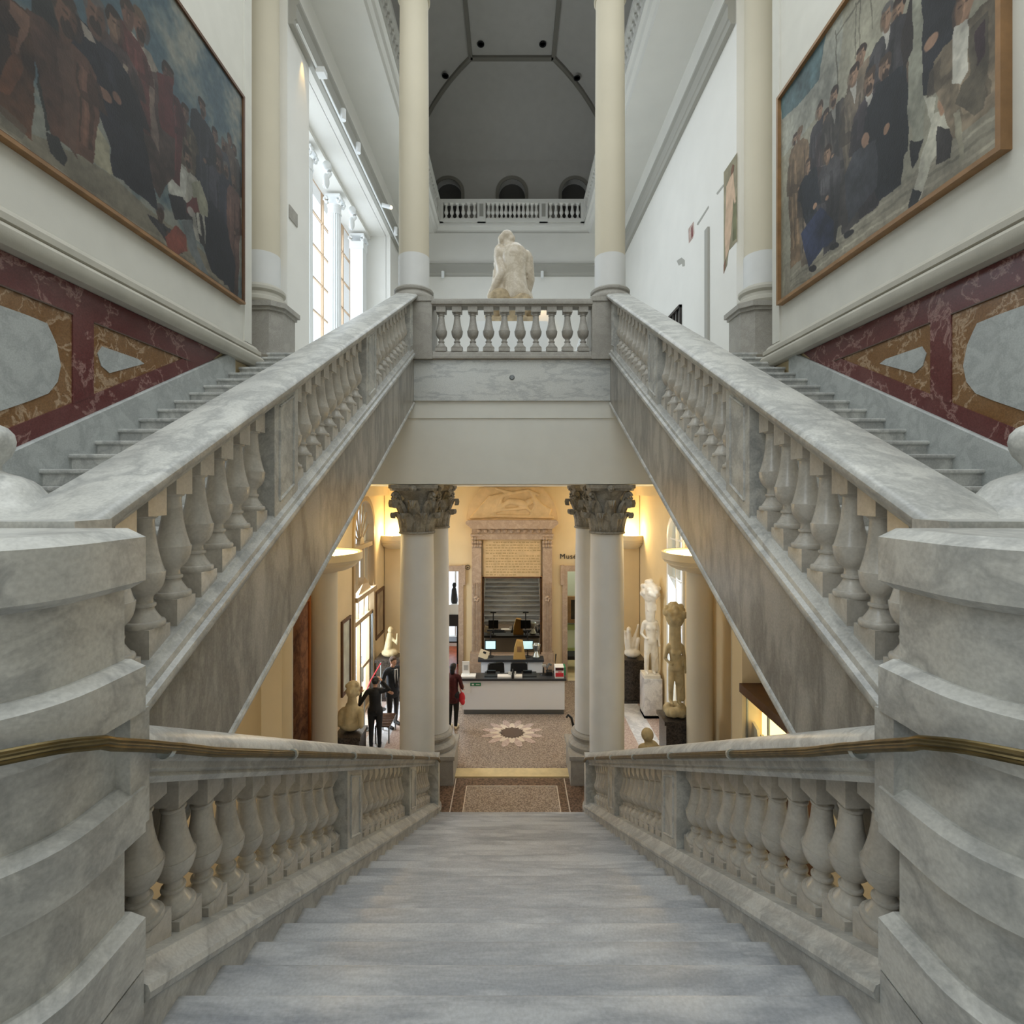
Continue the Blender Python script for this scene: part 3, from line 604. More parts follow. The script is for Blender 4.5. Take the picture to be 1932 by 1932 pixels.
def abacus():
    pts = []
    for k in range(4):
        a = PI/4+k*PI/2
        pts += [(.60*math.cos(a-.07), .60*math.sin(a-.07)), (.60*math.cos(a+.07), .60*math.sin(a+.07))]
        for q in (.28, .5, .72): b_ = a+q*PI/2; rr = .60-.235*math.sin(q*PI); pts.append((rr*math.cos(b_), rr*math.sin(b_)))
    mb = MB(); mb.prism(pts, lambda a, b_: (a*.93, b_*.93, .755), lambda a, b_: (a*.97, b_*.97, .80)); mb.prism(pts, lambda a, b_: (a, b_, .80), lambda a, b_: (a, b_, .868)); return mb.mesh('abacus', M['capital'], 30)
ABA = abacus()
BELL = MB().lathe([(.335, -.05), (.345, -.03), (.335, -.012), (.305, 0), (.30, .2), (.305, .45), (.33, .62), (.40, .73), (.43, .758)], seg=32).mesh('capital', M['capital'], 40)
ROS = MB().ball((.40, 0, .79), (.05, .07, .07), 10, 6).ball((.44, 0, .79), (.03, .035, .035), 8, 5).mesh('rosette', M['capital'], 60)
def low_column(x, y, label, base_z, ped):
    t = thing('column', (x, y, ZL), label, 'column', 'capital-topped columns under the landing')
    mb = MB().lathe([(.325, base_z+.35), (.325, -1.4), (.318, 0), (.305, .735)], (x, y, 0), 40); mb.obj('shaft', M['column_white'], t, 60)
    MB().lathe([(.45, base_z), (.46, base_z+.03), (.46, base_z+.10), (.42, base_z+.14), (.37, base_z+.17), (.36, base_z+.22), (.40, base_z+.25), (.41, base_z+.29), (.39, base_z+.33), (.33, base_z+.35), (.325, base_z+.37)], (x, y, 0), 36).obj('base', M['stone'], t)
    if ped: one('pedestal', M['stone'], (x-.47, x+.47, y-.47, y+.47, ZL, base_z-.04), (x-.5, x+.5, y-.5, y+.5, base_z-.08, base_z), parent=t)
    cp = link('capital', BELL, t, (x, y, .785))
    for k in range(8):
        o = link('acanthus_leaf', LEAF1, cp, (x, y, .785)); o.rotation_euler.z = k*PI/4+PI/8
        o = link('acanthus_leaf', LEAF2, cp, (x, y, .785)); o.rotation_euler.z = k*PI/4
    for k in range(4):
        for dd in (-.0, ):
            o = link('volute', VOL, cp, (x, y, .785)); o.rotation_euler.z = k*PI/2+PI/4
        o = link('rosette', ROS, cp, (x, y, .785)); o.rotation_euler.z = k*PI/2
    link('abacus', ABA, cp, (x, y, .785))
for s in (-1, 1):
    sd = SIDE[s]
    low_column(s*1.80, 9.72, 'nearer pale column with carved leafy capital on the %s at the foot of the stair' % sd, ZL+.02, False)
    low_column(s*1.69, 11.1, 'farther pale column with dark leafy capital on the %s, on a grey pedestal' % sd, ZL+.62, True)
    # upper columns
    x, y = s*1.83, 9.56
    t = thing('column', (x, y, ZU), 'tall beige column on a grey pedestal at the %s end of the landing balustrade' % sd, 'column', 'tall upper columns beside the landing balustrade')
    one('pedestal', M['stone'], (*sorted((s*1.44, s*2.12)), 9.2, 9.9, 3.92, 4.95), (*sorted((s*1.43, s*2.14)), 9.18, 9.92, 4.95, 5.03), (*sorted((s*1.43, s*2.14)), 9.18, 9.92, 3.91, 4.05), parent=t)
    MB().lathe([(.39, 5.03), (.40, 5.05), (.40, 5.10), (.385, 5.13), (.345, 5.15), (.335, 5.18), (.36, 5.20), (.365, 5.235), (.35, 5.26), (.29, 5.275)], (x, y, 0), 36).obj('base', M['stone'], t)
    MB().lathe([(.285, 5.27), (.285, 5.88)], (x, y, 0), 40).obj('lower_shaft', M['column_white'], t, 60)
    MB().lathe([(.278, 5.88), (.275, 8), (.262, 10.66)], (x, y, 0), 40).obj('upper_shaft', M['column'], t, 60)
    mb = MB().lathe([(.28, 10.66), (.30, 10.68), (.28, 10.71), (.26, 10.73), (.27, 11.1), (.36, 11.4)], (x, y, 0), 28); mb.box(x-.4, x+.4, y-.4, y+.4, 11.4, 11.5); mb.obj('capital', M['column'], t)
    # outer engaged columns on pedestals at the head of each side flight
    x, y = s*4.63, 9.5
    t = thing('column', (x, y, ZU), 'beige column on a moulded grey pedestal against the %s wall at the stair head' % sd, 'column', 'outer upper columns at the stair heads')
    def poly(off, c=.18): a = .34+off; return [(x-s*(a+.12), y+a), (x-s*(a+.12), y-a+c), (x-s*(a+.12-c), y-a), (x+s*a*.9, y-a), (x+s*a*.9, y+a)]
    mb = MB()
    for (z0, z1, o0) in ((3.97, 4.06, .05), (4.06, 4.13, .02), (4.13, 4.78, 0), (4.78, 4.84, .03), (4.84, 4.93, .07)): mb.prism(poly(o0), lambda a, b_: (a, b_, z0), lambda a, b_: (a, b_, z1))
    mb.obj('pedestal', M['stone'], t)
    MB().lathe([(.42, 4.93), (.44, 4.97), (.43, 5.03), (.37, 5.07), (.36, 5.13), (.40, 5.17), (.40, 5.22), (.36, 5.26), (.32, 5.29)], (x, y, 0), 32).obj('base', M['stone_trim'], t)
    MB().lathe([(.31, 5.29), (.31, 5.88)], (x, y, 0), 36).obj('lower_shaft', M['column_white'], t, 60)
    MB().lathe([(.30, 5.88), (.285, 12.0)], (x, y, 0), 36).obj('upper_shaft', M['column'], t, 60)
    # lower side columns
    x, y = s*4.43, 9.6
    t = thing('column', (x, y, ZL), 'plain warm-lit round column beneath the %s side stair' % sd, 'column', 'plain columns under the side stairs')
    MB().lathe([(.30, ZL+.25), (.30, 1.3), (.34, 1.4), (.40, 1.66)], (x, y, 0), 36).obj('shaft', M['column'], t, 50)
    MB().lathe([(.40, ZL), (.41, ZL+.12), (.34, ZL+.2), (.30, ZL+.26)], (x, y, 0), 32).obj('base', M['stone'], t)
    for (x, y, r, R, zt_, wl) in ((s*4.1, 11.2, .27, .80, .20, 'nearer'), (s*3.78, 16.46, .24, .56, .12, 'far corner')):
        t = thing('column', (x, y, ZL), ('%s %s column carrying a wide dish of warm uplight' if wl == 'nearer' else '%s %s wall pilaster with a half-round dish of warm uplight') % (wl, sd), 'column' if wl == 'nearer' else 'pilaster', '%s supports with uplight dishes' % wl)
        t.name = 'column' if wl == 'nearer' else 'pilaster'
        AA = (0, 2*PI) if wl == 'nearer' else (PI, 2*PI)
        if wl == 'nearer':
            MB().lathe([(r, ZL+.25), (r, zt_-.35)], (x, y, 0), 32).obj('shaft', M['column'], t, 50)
            MB().lathe([(r*.8, zt_), (r*.8, 1.66)], (x, y, 0), 28).obj('upper_shaft', M['ochre_wall'], t, 50)
            MB().lathe([(r+.1, ZL), (r+.11, ZL+.12), (r+.04, ZL+.2), (r, ZL+.26)], (x, y, 0), 28).obj('base', M['stone'], t)
        else:
            one('shaft', M['ochre_wall'], (x-.3, x+.3, 16.40, 16.495, ZL+.3, 1.655), parent=t); one('base', M['sandstone'], (x-.33, x+.33, 16.36, 16.495, ZL, ZL+.3), parent=t)
        d = MB().lathe([(r, zt_-.44), (r+.04, zt_-.42), (R*.62, zt_-.38), (R*.78, zt_-.32), (R*.86, zt_-.26), (R*.86, zt_-.235), (R*.93, zt_-.22), (R*.95, zt_-.19), (R*.97, zt_-.17), (R, zt_-.15), (R, zt_), (R-.05, zt_), (R-.06, zt_-.04), (r*.5, zt_-.06)], (x, y, 0), 40, *AA).obj('dish', M['cream'], t)
        MB().lathe([(r*.8, zt_-.035), (R-.1, zt_-.03), (R-.1, zt_-.05), (r*.8, zt_-.05)], (x, y, 0), 32, *AA).obj('light_ring', M['lamp'], d)

# ------------------------------------------------------------------ marble inlay on the stair walls
for s in (-1, 1):
    sd = SIDE[s]
    inl = thing('marble_inlay', (s*4.34, 5, 3), 'red, ochre and grey marble inlay panelling beside the %s side flight' % sd, 'wall panelling', 'marble inlay panels')
    def pl(name, mat, pts, proud): MB().prism(pts, lambda a, b_: (s*4.358, a, b_), lambda a, b_: (s*(4.352-proud), a, b_)).obj(name, M[mat], inl)
    tip = 7.62
    pl('ochre_ground', 'ochre', [(1.6, up(1.6)+.27), (tip, 3.58), (1.6, 3.58)], 0)
    pl('red_band', 'red', [(1.6, 3.3), (6.98, 3.3), (7.42, 3.45), (tip, 3.59), (1.6, 3.6)], .014)
    pl('red_band', 'red', [(1.6, up(1.6)+.27), (7.5, up(7.5)+.27), (7.42, 3.45), (6.85, up(6.85)+.46), (1.6, up(1.6)+.46)], .012)
    for y0 in (5.06, 2.1): pl('red_upright', 'red', [(y0, up(y0)+.45), (y0+.25, up(y0+.25)+.45), (y0+.25, 3.3), (y0, 3.3)], .016)
    pl('grey_panel', 'greypanel', [(2.62, up(2.62)+.66), (4.62, up(4.62)+.63), (4.80, 2.464), (4.897, 2.594), (4.932, 2.755), (4.886, 2.946), (4.824, 3.053), (4.785, 3.115), (4.6, 3.125), (2.7, 3.125), (2.6, 3.0), (2.54, 2.6), (2.54, 1.7)], .008)
    pl('grey_panel', 'greypanel', [(5.42, 2.87), (5.53, 2.82), (6.05, 3.05), (5.95, 3.08), (5.43, 3.08), (5.37, 2.99)], .008)
    pl('dark_joint', 'inlay_dark', [(1.6, 3.29), (5.06, 3.29), (5.06, 3.302), (1.6, 3.302)], .018); pl('dark_joint', 'inlay_dark', [(5.31, 3.29), (6.9, 3.29), (6.9, 3.302), (5.31, 3.302)], .018)

# ------------------------------------------------------------------ the two big paintings
def noise2(h, w_, cells, seed):
    rg = np.random.RandomState(seed); out = np.zeros((h, w_)); amp = 1
    for c in cells:
        g_ = rg.rand(c+2, int(c*w_/h)+2); yy = np.linspace(0, c, h); xx = np.linspace(0, g_.shape[1]-2, w_)
        y0 = yy.astype(int); x0 = xx.astype(int); fy = (yy-y0)[:, None]; fx = (xx-x0)[None, :]; fy = fy*fy*(3-2*fy); fx = fx*fx*(3-2*fx)
        y0 = np.minimum(y0, c); x0 = np.minimum(x0, g_.shape[1]-2)
        out += amp*((g_[y0][:, x0]*(1-fy)+g_[y0+1][:, x0]*fy)*(1-fx)+(g_[y0][:, x0+1]*(1-fy)+g_[y0+1][:, x0+1]*fy)*fx); amp *= .55
    return out/out.max()-.5
class Canvas:
    def __init__(s, y0, y1, z0, z1, sx, seed, X=4.3, nx=620, nz=350):
        s.y = np.linspace(y0, y1, nx); s.z = np.linspace(z0, z1, nz); s.Y, s.Z = np.meshgrid(s.y, s.z); s.sx = sx; s.X = X
        n1 = noise2(nz, nx, (12, 30, 60), seed); n2 = noise2(nz, nx, (12, 30, 60), seed+1); s.n3 = noise2(nz, nx, (5, 16, 50), seed+2)
        s.Yw = s.Y+n1*.07; s.Zw = s.Z+n2*.07; s.c = np.zeros((nz, nx, 3)); s.rg = np.random.RandomState(seed)
    def P(s, px, py): d = s.X*966/abs(px-966); return d, EYE+(924-py)/966*d
    def poly(s, pts, col, px=True, a=1.0, var=.3):
        if px: pts = [s.P(*p) for p in pts]
        ins = np.zeros(s.Y.shape, bool); n_ = len(pts)
        for i in range(n_):
            (x1, y1), (x2, y2) = pts[i], pts[(i+1) % n_]
            if y1 == y2: continue
            c = ((s.Zw > y1) != (s.Zw > y2)) & (s.Yw < (x2-x1)*(s.Zw-y1)/(y2-y1)+x1); ins ^= c
        m_ = ins*a; k = 1+var*s.n3*2
        s.c = s.c*(1-m_[..., None])+np.array(col)*k[..., None]*m_[..., None]
    def ell(s, c, rx, rz, col, px=True, a=1.0, ang=0):
        if px: c = s.P(*c)
        dy = s.Yw-c[0]; dz = s.Zw-c[1]; ca, sa = math.cos(ang), math.sin(ang); u_ = (dy*ca+dz*sa)/rx; v_ = (-dy*sa+dz*ca)/rz
        m_ = np.clip((1.15-(u_*u_+v_*v_))/.3, 0, 1)*a
        s.c = s.c*(1-m_[..., None])+np.array(col)*m_[..., None]
    def person(s, head, feet, hr, col, w_=None, skin=(150, 112, 86), hair=(52, 38, 30), legs=None, px=True, scarf=None):
        h = s.P(*head) if px else head; f = s.P(*feet) if px else feet; w_ = w_ or hr*4.4; hr = hr*.80; skin = np.array(skin)*.9
        sh = h[1]-hr*1.35; col = np.array(col); L = sh-f[1]
        def q(t, o): return (h[0]+(f[0]-h[0])*t+o, sh-L*t)
        s.poly([q(0, -w_*.3), q(.06, -w_*.5), q(.3, -w_*.52), q(.55, -w_*.42), q(.8, -w_*.36), q(1, -w_*.28), q(1, w_*.3), q(.8, w_*.36), q(.55, w_*.42), q(.3, w_*.5), q(.06, w_*.48), q(0, w_*.3)], col, False, var=.6)
        if legs is not None:
            for sg in (-1, 1): s.poly([q(.52, sg*w_*.06), q(.52, sg*w_*.34), q(1, sg*w_*.30), q(1, sg*w_*.10)], legs, False)
        for k in range(4):
            o = (s.rg.rand()-.5)*w_*.7; s.poly([q(.12, o), q(.12, o+w_*.07), q(.85, o*.7+w_*.09), q(.85, o*.7)], col*(1.45 if k % 2 else .6), False, a=.55)
        s.poly([q(.08, w_*.35), q(.12, w_*.55), q(.36, w_*.62), q(.42, w_*.1), q(.36, w_*.05), q(.3, w_*.38)], col*.75, False, a=.8)
        s.ell(q(.39, w_*.08), hr*.42, hr*.34, skin, False)
        if scarf is not None: s.poly([q(-.02, -w_*.1), q(-.02, w_*.12), q(.16, w_*.02)], scarf, False)
        s.ell((h[0], h[1]-hr*1.0), hr*.5, hr*.6, np.array(skin)*.8, False); s.ell(h, hr*.82, hr*1.12, skin, False)
        hair_ = (hair, (70, 54, 42), (110, 84, 60), (96, 92, 88))[s.rg.randint(4)]
        s.ell((h[0], h[1]+hr*.92), hr*.80, hr*.42, hair_, False); s.ell((h[0]-hr*.75, h[1]+hr*.35), hr*.22, hr*.6, hair_, False); s.ell((h[0]+hr*.3, h[1]-hr*.1), hr*.4, hr*.8, np.array(skin)*1.18, False, a=.35)
        tn = s.rg.choice((-.25, .1, .3)); s.ell((h[0]+(tn+.45)*hr, h[1]-hr*.1), hr*.5, hr*.95, np.array(skin)*.62, False, a=.6)
        for e in (-.3, .3): s.ell((h[0]+(e+tn)*hr, h[1]+hr*.12), hr*.2, hr*.09, (50, 36, 28), False, a=.6)
        if s.rg.rand() < .5: s.ell((h[0]+tn*hr*.5, h[1]-hr*.7), hr*.5, hr*.5, np.array(hair)*.9, False, a=.85)
        s.ell((h[0]+.02*hr, h[1]-hr*.2), hr*.12, hr*.25, np.array(skin)*1.15, False, a=.6)
    def build(s, name, parent, gain=1.0):
        nz, nx = s.Y.shape; g1 = s.c.mean(2, keepdims=True); fz = noise2(nz, nx, (70, 120, 200), 77)[..., None]; c = np.clip((g1+(s.c-g1)*.82)*gain*(1+.16*s.n3[..., None]+.22*fz), 0, 255)/255; c = np.where(c <= .04045, c/12.92, ((c+.055)/1.055)**2.4)
        me = bpy.data.meshes.new(name); co = np.stack([np.full(s.Y.size, s.sx*s.X), s.Y.ravel(), s.Z.ravel()], 1)
        i = np.arange((nz-1)*(nx-1)); r = i//(nx-1); k = i % (nx-1); a = r*nx+k
        f = np.stack([a, a+1, a+nx+1, a+nx], 1) if s.sx < 0 else np.stack([a, a+nx, a+nx+1, a+1], 1)
        me.vertices.add(len(co)); me.vertices.foreach_set('co', co.ravel()); me.loops.add(f.size); me.loops.foreach_set('vertex_index', f.ravel())
        me.polygons.add(len(f)); me.polygons.foreach_set('loop_start', np.arange(0, f.size, 4)); me.update(calc_edges=True); me.validate()
        at = me.color_attributes.new('paint', 'FLOAT_COLOR', 'POINT'); at.data.foreach_set('color', np.concatenate([c.reshape(-1, 3), np.ones((len(co), 1))], 1).ravel().astype(np.float32))
        me.materials.append(M['paint']); return link(name, me, parent)
Z0, Z1 = 4.57, 7.80
# left painting
C = Canvas(2.3, 8.15, Z0, Z1, -1, 3)
sky = np.array([78, 106, 118]); t_ = ((C.Z-Z0)/(Z1-Z0))
cl = np.clip(C.n3*3.2+.25+(.55-t_)*1.1, 0, 1); C.c = sky*(1-cl[..., None])+np.array([148, 150, 136])*cl[..., None]
C.poly([(-900, 100), (0, 215), (130, 285), (210, 330), (270, 385), (360, 455), (449, 535), (449, 600), (0, 300), (-900, -60)], (132, 124, 104), var=.2)
for k in range(4): o = k*17; C.poly([(-500, -40+o*2), (0, 245+o), (449, 548+o*.45), (449, 553+o*.45), (0, 253+o), (-500, -20+o*2)], (96, 88, 76) if k % 2 else (160, 150, 126), a=.6)
# far crowd on the right, then the groups, nearest last
for (hx, hy, fx, fy, hr, c_) in ((441, 282, 442, 470, .085, (62, 58, 56)), (432, 262, 434, 460, .085, (80, 66, 56)), (421, 272, 424, 480, .095, (58, 60, 66)), (405, 252, 408, 470, .10, (70, 52, 46)), (382, 203, 388, 420, .125, (42, 44, 50)), (349, 213, 355, 330, .11, (96, 84, 62)), (412, 308, 414, 520, .10, (48, 48, 56)), (428, 322, 431, 540, .10, (36, 38, 48)), (441, 345, 441, 560, .09, (88, 62, 54))):
    C.person((hx, hy), (fx, fy), hr, c_, skin=(132, 98, 78))
C.poly([(372, 380), (400, 380), (430, 430), (444, 500), (440, 562), (425, 530), (400, 515), (385, 470)], (34, 36, 46))
C.person((356, 300), (372, 455), .13, (172, 168, 152), w_=.62, skin=(146, 110, 86), legs=(56, 52, 52))
C.poly([(362, 345), (378, 340), (392, 385), (392, 408), (372, 402)], (150, 148, 122)); C.poly([(318, 345), (338, 308), (356, 325), (350, 372), (330, 372), (320, 362)], (196, 194, 180))
C.poly([(318, 366), (346, 372), (352, 416), (330, 414)], (42, 40, 44)); C.poly([(352, 380), (372, 372), (378, 402), (352, 400)], (112, 46, 44))
C.person((303, 400), (330, 470), .11, (50, 48, 50), skin=(96, 70, 56)); C.poly([(312, 448), (332, 425), (350, 442), (352, 472), (336, 480), (318, 468)], (138, 66, 50))
C.poly([(342, 418), (362, 415), (372, 470), (396, 525), (386, 524), (360, 480)], (112, 118, 118)); C.ell((360, 398), .08, .07, (170, 160, 150))
C.person((318, 143), (322, 335), .15, (98, 44, 42), w_=.6, skin=(112, 74, 58)); C.person((263, 45), (296, 330), .17, (150, 138, 122), w_=.66, skin=(136, 92, 70))
C.poly([(248, 130), (300, 135), (330, 200), (330, 330), (300, 372), (268, 300), (250, 220)], (86, 66, 58), var=.7); C.poly([(262, 150), (290, 150), (300, 290), (275, 240)], (128, 106, 92), var=.5)
C.poly([(296, 135), (326, 150), (330, 260), (302, 240)], (104, 40, 38)); C.person((240, 22), (262, 240), .16, (96, 48, 42), w_=.6, skin=(140, 96, 76), hair=(96, 44, 38)); C.person((214, 42), (236, 260), .16, (80, 62, 58), w_=.7)
C.poly([(232, 120), (242, 130), (236, 200), (225, 190)], (168, 148, 124))
C.person((178, 22), (268, 372), .20, (36, 37, 46), w_=.92, skin=(142, 100, 78)); C.poly([(150, 110), (200, 140), (240, 215), (262, 260), (296, 380), (248, 345), (212, 330), (205, 230), (160, 170)], (34, 35, 44), var=.5)
C.ell((202, 180), .09, .05, (140, 100, 78)); C.ell((222, 186), .06, .05, (136, 96, 76)); C.poly([(140, 232), (165, 210), (205, 275), (214, 332), (150, 292)], (156, 150, 122)); C.poly([(152, 238), (170, 236), (178, 300), (160, 296)], (128, 122, 98), a=.7)
C.poly([(152, 34), (172, 60), (180, 80), (162, 70)], (168, 156, 140))
C.poly([(56, -40), (112, -20), (124, 60), (122, 240), (92, 250), (70, 160)], (50, 52, 48), var=.5)
C.person((123, 25), (138, 285), .22, (92, 62, 48), w_=.8, skin=(132, 90, 66)); C.poly([(108, 90), (140, 95), (146, 200), (146, 290), (150, 305), (126, 270)], (98, 70, 56)); C.poly([(90, 250), (112, 262), (128, 300), (122, 315), (96, 290)], (52, 52, 50))
C.poly([(-300, -160), (0, -20), (50, 20), (62, 90), (66, 190), (58, 262), (0, 212), (-300, 60)], (84, 54, 36), var=.7); C.poly([(0, 60), (30, 70), (44, 130), (20, 180), (0, 170)], (112, 66, 40), var=.5)
C.poly([(20, 0), (56, 30), (52, 60), (30, 100), (24, 95), (36, 50), (14, 20)], (132, 92, 70)); C.poly([(-300, -60), (0, 30), (20, 100), (0, 140), (-300, 60)], (42, 36, 34), a=.7, var=.6)
C.poly([(0, 195), (52, 240), (40, 262), (0, 240)], (96, 90, 76), a=.6)
tl = thing('painting', (-4.33, 5.2, Z0), 'large crowd-scene oil painting hung high on the left wall, robed figures under a blue sky', 'painting')
C.build('canvas', tl, .72)  # low gain puts the shadow on this painting into its colours
def framed(t, s, y0, y1, z0, z1, wd, mat, xf=4.355, dep=.085):
    mb = MB(); mb.plate([(y0-wd, z0-wd), (y1+wd, z0-wd), (y1+wd, z1+wd), (y0-wd, z1+wd)], [[(y0, z0), (y1, z0), (y1, z1), (y0, z1)]], lambda u, v, q: (s*q, u, v), xf-dep, xf)
    return mb.obj('frame', mat, t)
f_ = framed(tl, -1, 2.3, 8.15, Z0, Z1, .045, M['frame_dark']); one('gilt_sill', M['frame_gold'], (-4.36, -4.262, 2.26, 8.19, Z0-.05, Z0-.012), parent=f_)
# right painting
C = Canvas(4.50, 8.18, Z0, Z1, 1, 11, nx=470)
C.c[:] = np.array([146, 142, 122])*(1+.25*C.n3[..., None])
C.poly([(1470, 180), (1500, 120), (1590, -40), (1590, 60), (1575, 190), (1540, 220), (1475, 300)], (150, 150, 136)); C.poly([(1470, 190), (1560, 50), (1545, 150), (1500, 205), (1475, 225)], (74, 106, 112), a=.9, var=.5)
for (a, b_) in (((1575, 60), (1580, 170)), ((1612, 10), (1614, 110)), ((1620, 0), (1622, 110)), ((1640, -20), (1642, 60))): C.poly([a, (a[0]+2, a[1]-3), (b_[0]+2, b_[1]), b_], (92, 88, 74), a=.8)
for k in range(3): C.poly([(1575+k*20, 70-k*30), (1608+k*20, 20-k*30), (1608+k*20, 24-k*30), (1575+k*20, 75-k*30)], (96, 92, 78), a=.7)
C.poly([(1480, 500), (1560, 440), (1720, 330), (1890, 180), (1925, 150), (1925, 320), (1480, 640)], (134, 128, 110), var=.15)
for k in range(4): C.poly([(1490, 520+k*9), (1910, 190+k*24), (1910, 198+k*24), (1490, 523+k*9)], (104, 98, 84) if k % 2 else (158, 150, 130), a=.6)
R_ = [(1500, 262, 1500, 500, .09, (104, 84, 62)), (1508, 252, 1512, 490, .10, (112, 90, 66)), (1523, 318, 1520, 500, .10, (96, 84, 70)), (1546, 208, 1548, 430, .11, (60, 56, 60)), (1558, 222, 1562, 440, .11, (72, 60, 62)), (1573, 183, 1580, 430, .125, (76, 70, 64)),
      (1602, 198, 1604, 430, .125, (66, 62, 60)), (1624, 104, 1626, 330, .12, (86, 74, 60)), (1612, 140, 1616, 400, .125, (84, 74, 62)), (1562, 290, 1566, 470, .11, (58, 56, 58)), (1695, 20, 1690, 260, .14, (82, 68, 54)), (1672, 32, 1672, 300, .14, (50, 48, 50)), (1640, 155, 1640, 400, .14, (54, 48, 52)), (1668, 130, 1678, 365, .145, (30, 34, 40))]
for (hx, hy, fx, fy, hr, c_) in R_: C.person((hx, hy), (fx, fy), hr, c_, skin=(164, 126, 98), scarf=(150, 146, 136) if hr > .12 else None)
C.poly([(1650, 165), (1692, 130), (1718, 170), (1712, 285), (1680, 335), (1655, 305)], (28, 32, 38), var=.4); C.poly([(1608, 290), (1652, 262), (1656, 350), (1600, 420), (1592, 330)], (58, 60, 66), var=.4); C.ell((1632, 264), .07, .08, (148, 112, 88)); C.ell((1674, 242), .05, .06, (150, 112, 84))
C.person((1523, 315), (1530, 420), .10, (34, 38, 44), skin=(170, 134, 106), hair=(190, 184, 176)); C.poly([(1510, 440), (1548, 390), (1572, 420), (1574, 452), (1552, 468), (1524, 505)], (40, 48, 74), var=.5); C.poly([(1512, 345), (1538, 335), (1550, 380), (1518, 400)], (34, 38, 46))
C.ell((1538, 388), .05, .04, (170, 130, 100))
for (x_, y_) in ((1532, 505), (1600, 440), (1574, 465), (1648, 382)): C.ell((x_, y_), .10, .045, (40, 38, 40), ang=.3)
# nearest figures at the edge of the picture
C.poly([(1714, 110), (1722, 0), (1760, -60), (1748, 90), (1742, 262), (1724, 276), (1712, 200)], (146, 146, 128), var=.3); C.poly([(1738, 20), (1748, -60), (1830, -120), (1800, 60), (1786, 118), (1760, 175), (1742, 180)], (40, 42, 48), var=.4)
C.poly([(1700, 60), (1722, -20), (1722, 90), (1704, 140)], (44, 36, 34)); C.ell((1756, 78), .09, .06, (160, 122, 96)); C.poly([(1715, 270), (1742, 262), (1735, 300), (1722, 318)], (34, 34, 36))
C.poly([(1742, 180), (1766, 180), (1762, 215), (1778, 210), (1796, 232), (1786, 262), (1756, 310), (1736, 382), (1722, 372), (1738, 300), (1756, 235)], (176, 172, 154), var=.25); C.poly([(1766, 240), (1800, 246), (1790, 300), (1764, 316)], (52, 48, 46))
C.poly([(1714, 384), (1722, 358), (1738, 366), (1732, 386), (1712, 398)], (40, 42, 44)); C.ell((1778, 195), .06, .12, (168, 128, 98))
C.person((1816, 12), (1838, 230), .17, (118, 104, 84), w_=.75, skin=(170, 128, 98)); C.poly([(1798, 52), (1826, 36), (1828, 130), (1814, 160), (1796, 160)], (186, 182, 168)); C.poly([(1826, 60), (1862, 20), (1866, 110), (1856, 200), (1838, 216), (1806, 196), (1816, 160), (1832, 140)], (88, 80, 66), var=.5)
C.poly([(1838, 60), (1856, 36), (1858, 100), (1846, 124)], (60, 42, 48)); C.poly([(1800, 215), (1812, 205), (1818, 300), (1810, 318)], (146, 140, 118)); C.poly([(1870, 30), (1900, -10), (1900, 100), (1890, 60), (1880, 110)], (120, 112, 94), a=.6)
tr_ = thing('painting', (4.33, 6.3, Z0), 'large crowd-scene oil painting on the right wall, men in dark coats before pale panelling', 'painting')
C.build('canvas', tr_, .92); framed(tr_, 1, 4.50, 8.18, Z0, Z1, .05, M['frame_gold'], dep=.11)
# ------------------------------------------------------------------ gallery window bay
win = struct(MB().box(-5.8, -5.72, yw0, yw1, ZU, ZU+.1).obj('window_2', M['window_wood']))
for y in np.linspace(yw0, yw1, 9): one('mullion', M['window_wood'], (-5.80, -5.72, y-.035, y+.035, ZU, zt), parent=win)
for z in np.arange(ZU+.9, zt, .95): one('glazing_bar', M['window_wood'], (-5.79, -5.74, yw0, yw1, z-.025, z+.025), parent=win)
one('pane', M['glass'], (-5.765, -5.76, yw0, yw1, ZU, zt), parent=win)
one('head_beam', M['wall'], (-5.72, -5.05, yw0, yw1, zt-.12, zt), parent=win)
def fluted(x, y, r, z0, z1, label, square=False):
    t = thing('window_column', (x, y, z0), label, 'column', 'white columns of the gallery window')
    if not square:
        mb = MB(); n_ = 36; pr = [(r*(1 if k % 2 else .86)*math.cos(2*PI*k/n_), r*(1 if k % 2 else .86)*math.sin(2*PI*k/n_)) for k in range(n_)]
        mb.prism(pr, lambda a, b_: (x+a, y+b_, z0), lambda a, b_: (x+a*.9, y+b_*.9, z1-.62)); mb.obj('shaft', M['white'], t, 20)
        mb = MB().lathe([(r*.98, z1-.64), (r*1.05, z1-.62), (r*.95, z1-.6), (r*.95, z1-.42), (r*1.1, z1-.38)], (x, y, 0), 24); mb.box(x-r*1.15, x+r*1.15, y-r*1.15, y+r*1.15, z1-.16, z1-.1)
    else:
        one('shaft', M['white'], (x-r, x+r, y-r, y+r, z0, z1-.6), parent=t); mb = MB().box(x-r*1.1, x+r*1.1, y-r*1.1, y+r*1.1, z1-.6, z1-.36); mb.box(x-r*1.15, x+r*1.15, y-r*1.15, y+r*1.15, z1-.16, z1-.1)
    for sx in (-1, 1):
        for k in range(20): pass
        for sy in (-1, 1):
            mb.tube([(x+sx*r*.95+math.cos(q)*.10*(1-q/9)*sx*.6, y+sy*(r*1.0), z1-.28+math.sin(q)*.13*(1-q/9)) for q in np.arange(0, 6.2, .5)], .035, 6)
    mb.obj('capital', M['white'], t)
